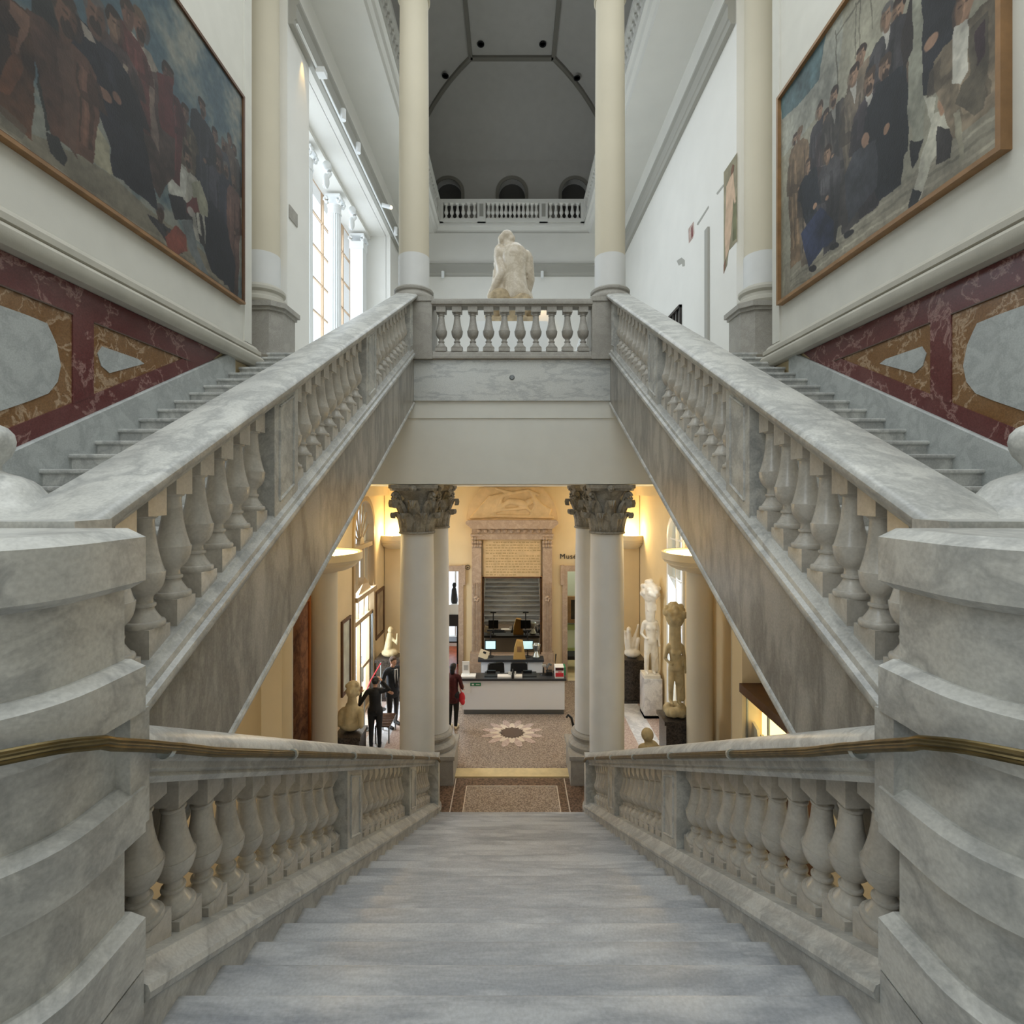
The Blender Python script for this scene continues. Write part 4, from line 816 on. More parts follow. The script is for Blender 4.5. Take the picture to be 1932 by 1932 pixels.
fluted(-5.37, 13.3, .2, ZU, zt-.12, 'fluted white window column nearest the stair, mostly behind the wall edge'); fluted(-5.37, 15.5, .2, ZU, zt-.12, 'fluted white column in the middle of the tall gallery window'); fluted(-5.37, 17.9, .22, ZU, zt-.12, 'square white pilaster at the far end of the tall gallery window', True)
# consoles over the window columns
for y in (13.75, 15.95): 
    mb = MB().tube([(-5.0+.13*math.sin(q)*(1-q/9), y, 9.85+.36-.1*q+.0*q) for q in np.arange(0, 6, .5)], [.08-.006*k for k in range(12)], 10); mb.ball((-4.99, y, 9.85), (.08, .12, .2), 12, 8); mb.ball((-4.97, y, 10.25), (.12, .12, .14), 12, 8)
    o = mb.obj('scroll_console', M['white']); tag(o, 'white carved scroll bracket under the window head, %s' % ('nearer the stair' if y < 15 else 'beyond the middle fluted column'), 'bracket', 'scroll brackets of the gallery window')
# track lights under the band
def track(x, y, z, d, label, lit=False):
    t = thing('track_light', (x, y, z), label, 'spotlight', 'small white track spotlights')
    MB().tube([(x, y, z+.06), (x, y, z+.01)], .02, 8).obj('stem', M['white'], t)
    mb = MB().tube([(x+d*.05, y, z+.13), (x+d*.05, y, z-.13)] if not lit else [(x, y, z), (x+d*.26, y+.03, z-.06)], .065, 14); mb.obj('lamp_head', M['white'], t)
    if lit: MB().ball((x+d*.27, y+.03, z-.065), .055, 10, 6).obj('bulb', M['spot_glow'], t)
track(-4.12, 12.35, 10.6, 1, 'white cylinder spotlight on the left band, nearest the stair of the row'); track(-4.12, 13.55, 10.6, 1, 'white cylinder spotlight on the left band, second from the stair')
track(-4.12, 16.25, 10.6, 1, 'lit spotlight on the left band above the gallery window', True); track(-4.12, 17.9, 10.6, 1, 'white spotlight on the left band, fourth from the stair')
one('track_rail', M['white'], (-4.2, -4.16, 9.95, 21.9, 10.58, 10.62)); tag(bpy.data.objects['track_rail'], 'long thin white lighting track under the left wall band', 'lighting track')
for (x, lb_) in ((-2.82, 'left of the statue, aimed down'), (1.22, 'right of the statue, above the warm glow')):
    track(x, 20.8, 10.3, .2, 'small white spotlight on the far end wall '+lb_)
# sign plate on the left wall, and the warm light scallop's lamp
sg = one('wall_sign', M['stone'], (-4.349, -4.33, 9.98, 10.35, 6.86, 7.12)); tag(sg, 'small grey plaque on the white wall beside the left outer column', 'sign')
# junction in the band with a bracket
o = MB().box(-4.2, -4.02, 10.95, 11.15, 10.5, 10.62).obj('sensor_box', M['white']); tag(o, 'white boxy bracket on the left band above the warm streak of light', 'fitting')
# right wall: fragments of a torn wall painting
def WP(px, py, X=4.35): d = X*966/abs(px-966); return d, EYE+(924-py)/966*d
def frag(name, mat, pts, parent=None, t=.008, x=4.352): return MB().prism([WP(*p) for p in pts], lambda a, b_: (x, a, b_), lambda a, b_: (x-t, a, b_)).obj(name, mat, parent)
m_ol = plain('fresco_ground', (150, 142, 118), .8, noise=.3, nscale=4); m_fl = plain('fresco_flesh', (204, 176, 150), .8, noise=.2, nscale=5); m_br = plain('fresco_brown', (128, 96, 78), .8, noise=.2); m_gn = plain('fresco_green', (120, 120, 90), .8, noise=.3)
t = thing('wall_painting_fragment', (4.35, 10.2, 7), 'tall torn fresco fragment of a draped pink figure on the right gallery wall', 'painting')
frag('plaster_ground', m_ol, [(1366, 325), (1391, 288), (1391, 455), (1375, 473), (1372, 500), (1366, 515)], t)
frag('draped_figure', m_fl, [(1371, 352), (1378, 335), (1384, 325), (1386, 350), (1389, 380), (1387, 385), (1384, 372), (1383, 400), (1380, 440), (1376, 470), (1370, 490), (1368, 440), (1370, 400)], t, .011)
frag('figure_hair', m_br, [(1380, 322), (1383, 310), (1386, 312), (1385, 322), (1380, 332)], t, .013); frag('foliage', m_gn, [(1384, 385), (1390, 370), (1390, 450), (1383, 456)], t, .010)
frag('lower_tip', m_br, [(1366, 500), (1370, 488), (1369, 505), (1366, 516)], t, .012)
o = frag('fresco_scrap', plain('scrap_red', (190, 168, 158), .8, noise=.3, nscale=9), [(1299, 432), (1304, 425), (1309, 418), (1310, 440), (1307, 450), (1300, 459)]); tag(o, 'small reddish torn scrap of fresco on the right gallery wall', 'wall fragment'); frag('red_stroke', plain('scrap_dark', (120, 60, 60), .8), [(1305, 430), (1307, 425), (1308, 445), (1305, 450)], o, .011)
o = frag('fresco_scrap', M['trim_grey'], [(1277, 492), (1286, 486), (1292, 491), (1292, 502), (1288, 503), (1287, 497), (1281, 501)]); tag(o, 'small grey angular scrap on the right gallery wall below the reddish one', 'wall fragment')
for k, (a, b_, lb_) in enumerate((((1315, 424), (1337, 388), 'lower'), ((1352, 366), (1365, 348), 'upper'))):
    o = frag('wall_crack_line', M['trim_grey'], [a, (a[0]+1, a[1]-3), b_, (b_[0]+.5, b_[1]+4), (a[0]+2, a[1]+1)]); tag(o, 'thin slanting grey line on the right gallery wall, the %s of the two' % lb_, 'wall fragment')
d0, _ = WP(1336, 500); o = one('vertical_conduit', M['trim_grey'], (4.30, 4.348, d0-.09, d0+.09, ZU, 7.35)); tag(o, 'tall narrow grey strip standing on the right gallery wall', 'wall strip')
t = thing('slatted_screen', (4.3, 13.5, ZU), 'dark brown barred frame low on the right gallery wall behind the handrail', 'screen')
y0, y1 = 13.1, 14.75; zt2 = 6.3
for z in (zt2, 5.2): one('rail', M['dark_wood'], (4.27, 4.35, y0, y1, z-.07, z), parent=t)
for y in np.linspace(y0, y1-.07, 7): one('bar', M['dark_wood'], (4.29, 4.34, y, y+.06, ZU, zt2), parent=t)
one('lower_panel', M['frame_dark'], (4.30, 4.34, y0, y1, ZU, 5.2), parent=t)

# ------------------------------------------------------------------ gallery statue on its plinth
pd = MB().box(-.75, .75, 10.75, 12.1, ZU, 5.10); pd.box(-.8, .8, 10.7, 12.15, ZU, 4.1); pd = pd.obj('statue_plinth', M['white']); tag(pd, 'broad white plinth behind the landing balustrade carrying the marble statue', 'plinth')
t = thing('marble_statue', (-.05, 11.4, 5.10), 'pale marble statue seen from behind, bowed figure seated on rough rock above the balustrade', 'statue')
Z = 5.1; y = 11.35
mb = MB(); random.seed(5)
for k in range(26):
    a = random.random()*2*PI; r = random.random()*.36; mb.ball((-.03+r*1.25*math.cos(a), y+r*math.sin(a), Z+.28+random.random()*.42), (.20+.08*random.random(), .2, .17+.1*random.random()), 8, 6)
mb.box(-.56, .52, y-.45, y+.45, Z, Z+.16)
remeshed(mb, 'rock', M['rock'], t, .03, 1)
mb = MB()
hip = (.06, y, Z+.72)
mb.ball(hip, (.40, .30, .26), 16, 10); mb.cap((.07, y, Z+.75), (.05, y-.02, Z+1.15), .31, .27, 16); mb.cap((.05, y-.02, Z+1.1), (.04, y-.04, Z+1.62), .26, .29, 16)
mb.cap((.04, y-.02, Z+1.62), (-.24, y-.02, Z+1.66), .20, .17, 14); mb.cap((.04, y-.02, Z+1.62), (.29, y, Z+1.62), .22, .16, 14)
mb.cap((.0, y-.02, Z+1.7), (-.10, y, Z+1.92), .15, .11, 12)        # neck
mb.ball((-.17, y+.06, Z+2.02), (.15, .18, .15), 16, 12); mb.ball((-.11, y-.04, Z+2.08), (.14, .13, .11), 14, 10); mb.ball((-.02, y-.05, Z+2.0), (.10, .10, .09), 12, 8); mb.ball((-.24, y-.02, Z+2.0), (.08, .1, .1), 12, 8)
mb.cap((-.30, y-.02, Z+1.62), (-.22, y-.16, Z+1.2), .115, .10, 12); mb.cap((-.22, y-.16, Z+1.2), (-.47, y-.1, Z+.78), .10, .065, 12); mb.ball((-.49, y-.1, Z+.70), (.07, .05, .10), 10, 8)
mb.cap((.36, y, Z+1.58), (.42, y+.12, Z+1.15), .115, .095, 12); mb.cap((.42, y+.12, Z+1.15), (.34, y+.3, Z+.8), .09, .06, 12)
mb.cap((.20, y+.05, Z+.72), (.45, y+.42, Z+.62), .21, .15, 14); mb.cap((-.08, y+.05, Z+.72), (-.32, y+.42, Z+.66), .21, .15, 14)
mb.cap((-.32, y+.42, Z+.66), (-.42, y+.40, Z+.12), .14, .08, 12); mb.cap((.45, y+.42, Z+.62), (.50, y+.3, Z+.12), .14, .08, 12)
# cloak bunched beside the figure on the left
mb.cap((-.26, y+.05, Z+1.45), (-.34, y+.1, Z+.8), .13, .17, 12); mb.cap((-.30, y+.1, Z+1.5), (-.22, y+.08, Z+1.86), .12, .12, 12); mb.ball((-.26, y+.1, Z+1.78), (.15, .14, .17), 12, 10)
mb.cap((-.42, y-.02, Z+.8), (-.50, y-.05, Z+.1), .09, .07, 10); mb.cap((.34, y-.02, Z+.75), (.55, y+.02, Z+.25), .12, .06, 10)
for k in range(5): mb.cap((-.38+.05*k, y-.05-.02*k, Z+1.3), (-.42+.06*k, y-.06, Z+.7), .045, .05, 8)
remeshed(mb, 'seated_figure', M['statue_marble'], t, .022, 5)
# hanging glass cage light and far-wall extras seen through the balusters
t = thing('glass_sculpture', (1.72, 12.6, ZU), 'white faceted cage on a stand seen between the last two landing balusters', 'sculpture')
c = (1.72, 12.6, 5.0); ring = [(c[0]+.26*math.cos(a), c[1]+.2*math.sin(a), 4.62) for a in np.arange(0, 6.2, PI/3)]
for p in ring: MB().tube([(c[0], c[1], 5.42), p], .016, 6).obj('rod', M['white'], t); MB().tube([p, (c[0], c[1], 4.35)], .014, 6).obj('rod', M['white'], t)
MB().tube([(c[0], c[1], ZU), (c[0], c[1], 4.4)], .03, 10).obj('stand', M['white'], t); MB().prism([(p[0], p[1]) for p in ring], lambda a, b_: (a, b_, 4.6), lambda a, b_: (a, b_, 4.63)).obj('plate', M['white'], t)

# ------------------------------------------------------------------ entrance end wall: surround, relief, plaque, mirror
t = thing('mirror_surround', (0, 16.35, ZL), 'carved stone surround with fluted pilasters framing a tall mirror behind the desk', 'surround')
YW = 16.5
def zz(py, d=16.3): return EYE+(924-py)/966*d
def xx(px, d=16.3): return (px-966)/966*d
for s in (-1, 1):
    x0, x1 = sorted((s*.98, s*1.28))
    p = one('pilaster', M['surround'], (x0, x1, 16.32, YW, zz(1232), zz(1022)), parent=t)
    for k in range(5): one('flute_rib', M['surround'], (x0+.035+k*.05, x0+.06+k*.05, 16.30, 16.33, zz(1228), zz(1100)), parent=p)
    one('pilaster_base', M['surround'], (x0-.05, x1+.05, 16.26, YW, zz(1250), zz(1232)), (x0-.09, x1+.09, 16.22, YW, ZL, zz(1250)), parent=t)
    mb = MB().box(x0-.04, x1+.04, 16.26, YW, zz(1012), zz(1008)); 
    for k in range(10): mb.ball((x0+.03+(k % 4)*.08, 16.3, zz(1030)+(k//4)*.12), (.05, .05, .06), 8, 6)
    mb.obj('pilaster_capital', M['surround'], t)
    mb = MB()
    for k in range(5): mb.ball(((x0+x1)/2+.05*math.cos(k*1.3), 16.31, zz(1130)+.06*math.sin(k*1.3)), .05, 8, 6)
    mb.obj('carved_boss', M['surround'], p)
    one('side_strip', M['frame_gold'], (*sorted((s*.92, s*.98)), 16.38, YW, zz(1238), zz(1088)), parent=t)
fz = one('frieze', M['surround'], (-1.28, 1.28, 16.34, YW, zz(1008), zz(996)), (-1.30, 1.30, 16.30, YW, zz(1018), zz(1008)), parent=t)
mb = MB()
for k in range(11): mb.ball((-1.05+k*.21, 16.33, zz(1002)), (.07, .04, .07), 8, 6)
mb.obj('frieze_carving', M['surround'], fz)
MB().prism([(-1.46, zz(984)), (-1.46, zz(988)), (-1.28, zz(997)), (1.28, zz(997)), (1.46, zz(988)), (1.46, zz(984)), (1.4, zz(981)), (-1.4, zz(981))], lambda a, b_: (a, 16.14, b_), lambda a, b_: (a, YW, b_)).obj('cornice', M['surround'], t)
pq = one('inscribed_tablet', M['relief'], (-.92, .92, 16.40, YW, zz(1089), zz(1018)), parent=t)
mb = MB(); random.seed(3)
for r in range(13):
    z = zz(1025)-r*.0865; x = -.84 if r not in (0, 5, 10) else -.6
    while x < (.84 if r not in (4, 12) else .1):
        wl = .03+random.random()*.09; mb.box(x, x+wl, 16.394, 16.40, z, z+.022+random.random()*.014); x += wl+.02+random.random()*.02
stuff(mb.obj('worn_inscription', M['incised'], pq, None))
MB().box(-.92, .92, 16.44, 16.46, zz(1238), zz(1091)).obj('mirror', M['mirror'], t)
one('mirror_frame', M['frame_dark'], (-.95, .95, 16.38, 16.44, zz(1092), zz(1089)), (-.95, -.90, 16.38, 16.44, zz(1238), zz(1089)), (.90, .95, 16.38, 16.44, zz(1238), zz(1089)), parent=t)
one('mirror_sill', M['surround'], (-1.0, 1.0, 16.28, YW, zz(1250), zz(1236)), (-1.0, 1.0, 16.34, YW, ZL, zz(1250)), parent=t)
lr = thing('relief_lunette', (0, 16.4, zz(981)), 'arched plaster relief with a reclining draped form above the mirror surround', 'relief')
Rz = zz(981); ol = [(-1.46, Rz), (1.46, Rz)]+[(1.46*math.cos(a), Rz+1.34*math.sin(a)) for a in np.linspace(.05, PI-.05, 30) if True]
ol = [(a, min(b_, 1.645)) for a, b_ in ol]
MB().prism(ol, lambda a, b_: (a, 16.36, b_), lambda a, b_: (a, YW, b_)).obj('relief_ground', M['relief'], lr)
mb = MB(); yr = 16.35
def rl_(pts, r0): 
    for i in range(len(pts)-1): mb.cap((pts[i][0], yr, pts[i][1]), (pts[i+1][0], yr, pts[i+1][1]), r0[i], r0[i+1], 10)
rl_([(-.85, Rz+.22), (-.35, Rz+.42), (-.08, Rz+.60), (.3, Rz+.55), (.42, Rz+.5)], [.04, .06, .10, .12, .10]); mb.ball((.55, yr, Rz+.58), (.12, .09, .12), 12, 8)
rl_([(.42, Rz+.42), (.62, Rz+.26), (.95, Rz+.25), (1.2, Rz+.36)], [.06, .05, .045, .04]); rl_([(-.9, Rz+.16), (-.3, Rz+.32), (.2, Rz+.36), (.45, Rz+.4)], [.05, .05, .06, .07])
for k in range(9): rl_([(-1.25+.1*k, Rz+.12+.03*k), (-1.0+.09*k, Rz+.4+.05*k), (-.7+.12*k, Rz+.75+.02*k)], [.05, .06, .05])
for k in range(7): rl_([(.55+.1*k, Rz+.08), (.75+.08*k, Rz+.5-.03*k), (.6+.05*k, Rz+.9-.07*k)], [.045, .05, .05])
rl_([(-1.3, Rz+.08), (-.5, Rz+.12), (.4, Rz+.10), (1.3, Rz+.09)], [.06, .06, .06, .06]); rl_([(-.5, Rz+1.0), (0, Rz+.85), (.5, Rz+.95), (.85, Rz+.8)], [.05, .06, .05, .05])
remeshed(mb, 'carved_relief', M['relief'], lr, .022, 3)
# lettering on the wall
t = thing('wall_lettering', (1.6, 16.49, zz(1050)), 'dark lettering reading Musée on the warm end wall, partly behind a column', 'lettering')
text_mesh('Musée', .235, M['letters'], 'letters', t, (xx(1056, 16.5), 16.485, zz(1050, 16.5)), (PI/2, 0, 0), .008, 'LEFT', 1.12); text_mesh('J', .235, M['letters'], 'letters', t, (xx(1084, 16.5), 16.485, zz(1062, 16.5)), (PI/2, 0, 0), .008, 'LEFT')
t = thing('wall_emblem', (xx(881.5), 16.47, zz(1072)), 'small round ring-shaped emblem on the wall right above the left doorway', 'emblem')
MB().tube([(xx(881.5)+.07*math.cos(a), 16.48, zz(1072)+.07*math.sin(a)) for a in np.arange(0, 6.4, .3)], .010, 6).obj('ring', M['letters'], t); one('roof_mark', M['letters'], (xx(881.5)-.03, xx(881.5)+.03, 16.47, 16.49, zz(1073.5), zz(1072)), parent=t); MB().ball((xx(875), 16.46, zz(1073)), (.035, .04, .06), 8, 6).obj('black_sensor', M['black'], t)

# ------------------------------------------------------------------ reception desk and what stands on it
D0 = 14.0
t = thing('reception_desk', (0, 14.3, ZL), 'long white reception desk with a dark worktop facing the star in the floor', 'desk')
one('front_panel', M['counter'], (-1.36, 1.44, D0, D0+.05, ZL+.14, -3.66), parent=t); one('side_panel', M['counter'], (-1.36, -1.31, D0+.05, D0+.42, ZL+.14, -3.66), (1.39, 1.44, D0+.05, D0+.42, ZL+.14, -3.66), parent=t)
one('plinth', M['steel'], (-1.32, 1.42, D0+.04, D0+.4, ZL, ZL+.14), parent=t); one('worktop', M['countertop'], (-1.40, 1.48, D0-.04, D0+.44, -3.66, -3.60), parent=t)
one('green_label', M['green'], (-1.14, -.85, D0-.012, D0, -3.80, -3.72), parent=t); one('green_label_text', M['paper'], (-1.10, -1.04, D0-.014, D0-.011, -3.78, -3.74), (-.99, -.88, D0-.014, D0-.011, -3.77, -3.75), parent=t)
one('taped_notice', M['paper'], (-1.34, -1.14, D0-.008, D0, -4.0, -3.74), parent=t)
bk = thing('back_counter', (0, 15.3, ZL), 'higher rear counter with a dark top and grey doors behind the desk', 'counter')
one('body', M['panel_grey'], (-.92, .92, 15.1, 15.34, ZL, -3.50), parent=bk); one('top', M['countertop'], (-1.0, .94, 15.02, 15.40, -3.50, -3.43), parent=bk)
for k in range(4): one('door', M['counter'], (-.9+k*.455, -.47+k*.455, 15.08, 15.1, ZL+.1, -3.52), parent=bk)
for x, lb_, rz in ((-.48, 'left one, turned slightly', .35), (.20, 'right one, facing away', 0)):
    c = thing('office_chair', (x, 14.76, ZL), 'black office chair behind the reception desk, '+lb_, 'chair', 'office chairs behind the desk'); c.rotation_euler.z = rz
    def loc(mb, name, mat): o = bpy.data.objects.new(name, mb.mesh(name, mat)); COL.objects.link(o); o.parent = c; return o
    mb = MB().prism([(-.22, .62), (.22, .62), (.25, .9), (.235, 1.14), (.18, 1.18), (-.18, 1.18), (-.235, 1.14), (-.25, .9)], lambda a, b_: (a, -.10+.05*abs(a), b_), lambda a, b_: (a, -.02+.05*abs(a), b_)); loc(mb, 'backrest', M['black'])
    loc(MB().box(-.24, .24, -.26, .22, .46, .54), 'seat', M['black']); loc(MB().tube([(0, 0, .46), (0, 0, .12)], .03, 10), 'post', M['plastic'])
    mb = MB()
    for k in range(5): mb.tube([(0, 0, .12), (.28*math.cos(k*1.257), .28*math.sin(k*1.257), .06)], .022, 6)
    loc(mb, 'star_base', M['plastic'])
    for k in range(5): loc(MB().ball((.28*math.cos(k*1.257), .28*math.sin(k*1.257), .035), .035, 8, 6), 'caster', M['plastic'])
for x, lb_ in ((-.64, 'left monitor'), (.47, 'right monitor')):
    c = thing('monitor', (x, 15.3, -3.43), 'flat screen on a black pole, the '+lb_+' on the rear counter', 'monitor', 'pole monitors on the rear counter')
    MB().tube([(x, 15.33, -3.43), (x, 15.33, zz(1190, 15.3))], .018, 8).obj('pole', M['plastic'], c); one('crossbar', M['plastic'], (x-.10, x+.10, 15.29, 15.35, zz(1191, 15.3), zz(1188.5, 15.3)), parent=c)
    one('casing', M['plastic'], (x-.17, x+.17, 15.26, 15.31, zz(1225, 15.3), zz(1207, 15.3)), parent=c); one('display', M['screen'], (x-.145, x+.145, 15.25, 15.26, zz(1223.5, 15.3), zz(1209, 15.3)), parent=c)
    MB().lathe([(.1, 0), (.1, .015), (.03, .03)], (x, 15.33, -3.43), 16).obj('foot', M['plastic'], c)
def props(name, label, cat, parts, loc): 
    c = thing(name, loc, label, cat)
    for nm, mat, bx in parts: one(nm, M[mat], tuple(bx), parent=c)
    return c
x = .22; c = thing('paper_bag', (x, 15.15, -3.43), 'tall brown kraft paper bag standing on the rear counter', 'bag'); zb_ = -3.43
MB().prism([(x-.18, zb_), (x+.18, zb_), (x+.13, zb_+.30), (x+.10, zb_+.52), (x-.08, zb_+.54), (x-.15, zb_+.3)], lambda a, b_: (a, 15.06, b_), lambda a, b_: (a, 15.26, b_)).obj('bag_body', M['kraft'], c); one('printed_patch', M['frame_gold'], (x-.07, x+.06, 15.052, 15.062, zb_+.22, zb_+.38), parent=c)
c = thing('price_card', (-.87, 15.1, -3.43), 'tilted cream card with a black spot leaning on the left end of the rear counter', 'card'); o = one('card', M['cream'], (-.14, .14, -.01, .01, 0, .24), parent=None); o.parent = c; o.rotation_euler = (-.3, .35, 0); o.location = (0, 0, .02); o2 = one('black_spot', M['black'], (-.04, .05, -.014, -.009, .14, .2)); o2.parent = c; o2.rotation_euler = (-.3, .35, 0); o2.location = (0, 0, .02)
c = thing('glass_vase', (.72, 15.2, -3.43), 'pale transparent vase on the right end of the rear counter', 'vase'); MB().lathe([(.09, 0), (.12, .05), (.07, .16), (.05, .2), (.12, .32), (.13, .40), (.12, .41), (.045, .2)], (.72, 15.2, -3.43), 20).obj('vessel', M['chrome'], c)
props('poster_stand', 'upright white leaflet holder on the left end of the reception desk', 'stand', [('sheet', 'paper', (-1.38, -1.18, 14.2, 14.22, -3.54, -3.2)), ('printed_block', 'panel_grey', (-1.34, -1.22, 14.19, 14.2, -3.44, -3.3)), ('foot', 'paper', (-1.38, -1.18, 14.12, 14.3, -3.60, -3.54))], (-1.28, 14.2, -3.60))
props('paper_stack', 'flat stack of white sheets on the left end of the reception desk', 'papers', [('sheets', 'paper', (-1.40, -1.0, 14.0, 14.25, -3.60, -3.55))], (-1.2, 14.1, -3.60))
props('paper_stack', 'white ticket pad in front of the left office chair', 'papers', [('sheets', 'paper', (-.40, -.02, 14.0, 14.2, -3.60, -3.55)), ('card', 'paper', (-.1, .0, 14.1, 14.12, -3.55, -3.46))], (-.2, 14.1, -3.60))
props('paper_stack', 'white ticket pad just right of the desk divider', 'papers', [('sheets', 'paper', (.06, .28, 14.0, 14.2, -3.60, -3.55)), ('card', 'paper', (.07, .11, 14.1, 14.12, -3.55, -3.45))], (.17, 14.1, -3.60))
props('desk_divider', 'small black upright divider at the middle of the reception desk', 'divider', [('plate', 'plastic', (.0, .035, 13.98, 14.3, -3.60, -3.44))], (.02, 14.1, -3.60))
for x0, lb_ in ((-.76, 'left'), (.26, 'right')):
    c = thing('keyboard_tray', (x0+.2, 14.3, -3.60), 'low black keyboard and terminal on the %s half of the reception desk' % lb_, 'keyboard', 'keyboards on the reception desk')
    MB().prism([(14.1, -3.60), (14.4, -3.60), (14.4, -3.55), (14.1, -3.58)], lambda a, b_: (x0, a, b_), lambda a, b_: (x0+.42, a, b_)).obj('keyboard', M['plastic'], c); one('receiver', M['plastic'], (x0+.05, x0+.3, 14.33, 14.40, -3.55, -3.51), parent=c)
c = thing('leaflet_box', (1.3, 14.15, -3.60), 'red and white leaflet box on the right corner of the reception desk', 'box')
one('box', M['paper'], (1.18, 1.42, 14.0, 14.3, -3.60, -3.3), parent=c); one('red_print', M['redbag'], (1.19, 1.41, 13.99, 14.0, -3.55, -3.45), parent=c); one('dark_print', M['redcoat'], (1.19, 1.41, 13.99, 14.0, -3.38, -3.31), parent=c); one('lettering_strip', M['redbag'], (1.26, 1.36, 13.988, 13.99, -3.43, -3.41), parent=c); one('green_edge', M['green'], (1.42, 1.47, 14.0, 14.3, -3.52, -3.3), parent=c)
c = thing('microphone', (1.22, 14.5, -3.60), 'slim black gooseneck microphone at the right end of the reception desk', 'microphone'); MB().tube([(1.22, 14.5, -3.54), (1.23, 14.5, -3.3), (1.24, 14.45, -3.08)], [.012, .011, .02], 8).obj('stem', M['plastic'], c); MB().lathe([(.07, 0), (.07, .02), (.02, .03)], (1.22, 14.5, -3.60), 14).obj('foot', M['plastic'], c)
c = thing('card_terminal', (.88, 14.3, -3.60), 'black card reader on a short stand near the right end of the desk', 'card reader'); MB().lathe([(.11, 0), (.1, .02), (.02, .04), (.018, .2)], (.88, 14.3, -3.60), 16).obj('stand', M['plastic'], c); one('reader', M['panel_grey'], (.84, .95, 14.27, 14.33, -3.37, -3.33), parent=c)
c = thing('desk_phone', (1.03, 14.3, -3.60), 'grey coiled telephone handset between card reader and leaflet box', 'telephone'); MB().tube([(1.0, 14.3, -3.50), (.97, 14.28, -3.4), (1.04, 14.3, -3.3), (1.1, 14.3, -3.34)], .035, 8).obj('handset', M['steel'], c); one('phone_base', M['plastic'], (.95, 1.12, 14.2, 14.4, -3.60, -3.5), parent=c)
# ------------------------------------------------------------------ entrance door in the left wall of the hall
XL = -4.1
dr = struct(MB().prism([(13.12, ZL), (13.27, ZL), (13.27, .42)]+arc(14.15, .42, .88, 180, 0, 18, .84)[1:-1]+[(15.03, .42), (15.03, ZL), (15.18, ZL), (15.18, .42)]+arc(14.15, .42, 1.03, 0, 180, 18, .99)[1:-1]+[(13.12, .42)],
    lambda a, b_: (XL+.05, a, b_), lambda a, b_: (XL-.2, a, b_)).obj('door_3', M['door_grey']))
one('transom', M['door_grey'], (XL-.22, XL+.02, 13.25, 15.05, -.06, .06), parent=dr); one('cornice', M['door_grey'], (XL-.22, XL+.12, 13.2, 15.1, -1.36, -1.24), parent=dr); one('lower_rail', M['door_grey'], (XL-.2, XL, 13.25, 15.05, -2.06, -1.94), parent=dr)
MB().prism([(13.55, -1.24), (14.75, -1.24), (14.15, -.86)], lambda a, b_: (XL-.12, a, b_), lambda a, b_: (XL+.04, a, b_)).obj('pediment', M['door_grey'], dr)
for k in range(7):
    a = math.radians(22+k*22.7) if k < 7 else 0
    MB().tube([(XL-.1, 14.15+.16*math.cos(a), .10+.16*math.sin(a)), (XL-.1, 14.15+.86*math.cos(a), .12+1.12*math.sin(a))], .024, 6).obj('fan_rib', M['door_grey'], dr)
MB().prism(arc(14.15, .06, .2, 0, 180, 12), lambda a, b_: (XL-.14, a, b_), lambda a, b_: (XL-.04, a, b_)).obj('fan_hub', M['door_grey'], dr)
MB().prism([(13.25, .06), (15.05, .06), (15.05, .42)]+arc(14.15, .42, .9, 0, 180, 18, .86)[1:-1]+[(13.25, .42)], lambda a, b_: (XL-.13, a, b_), lambda a, b_: (XL-.125, a, b_)).obj('fan_pane', M['glass'], dr)
for y in (13.45, 13.9, 14.4, 14.85): one('mullion', M['door_grey'], (XL-.16, XL-.06, y-.03, y+.03, -1.94, -.06), parent=dr)
for y0, y1 in ((13.28, 13.42), (13.48, 13.87), (13.93, 14.37), (14.43, 14.82), (14.88, 15.02)):
    one('pane', M['glass'], (XL-.12, XL-.115, y0, y1, -1.9, -1.4), parent=dr); one('pane', M['glass'], (XL-.12, XL-.115, y0, y1, -1.2, -.1), parent=dr)
lf = one('door_leaf', M['door_grey'], (XL-.14, XL-.06, 14.0, 14.12, ZL, -2.06), (XL-.14, XL-.06, 14.92, 15.04, ZL, -2.06), (XL-.14, XL-.06, 14.12, 14.92, ZL, ZL+.4), (XL-.14, XL-.06, 14.12, 14.92, -3.45, -3.36), parent=dr)
one('door_glass', M['glass'], (XL-.11, XL-.1, 14.12, 14.92, ZL+.4, -2.06), parent=lf); one('door_handle', M['steel'], (XL-.05, XL+.02, 14.02, 14.07, -3.7, -3.3), parent=lf)
one('jamb_post', M['steel'], (XL-.1, XL+.02, 15.0, 15.12, ZL, -2.0), parent=dr)
# daylit courtyard paving outside
struct(one('floor_courtyard', M['white_marble'], (-12, -4.4, 10, 19, ZL-.3, ZL-.02))); struct(one('wall_courtyard', M['wall'], (-12.2, -12, 10, 19, ZL, 3)))
# red barrier tape at the door
t = thing('barrier_tape', (-3.75, 13.5, ZL), 'red retractable barrier tape by the entrance door behind the person in black', 'barrier')
MB().tube([(-3.78, 13.1, -3.72), (-3.75, 13.6, -3.5), (-3.66, 14.3, -3.28)], .018, 6).obj('tape', M['redbag'], t)
for y, z in ((13.1, -3.7), (14.3, -3.26)): MB().tube([(-3.78 if y < 14 else -3.66, y, ZL), (-3.78 if y < 14 else -3.66, y, z)], .022, 8).obj('post', M['chrome'], t); MB().lathe([(.14, 0), (.14, .02), (.03, .04)], (-3.78 if y < 14 else -3.66, y, ZL), 16).obj('post_foot', M['steel'], t)
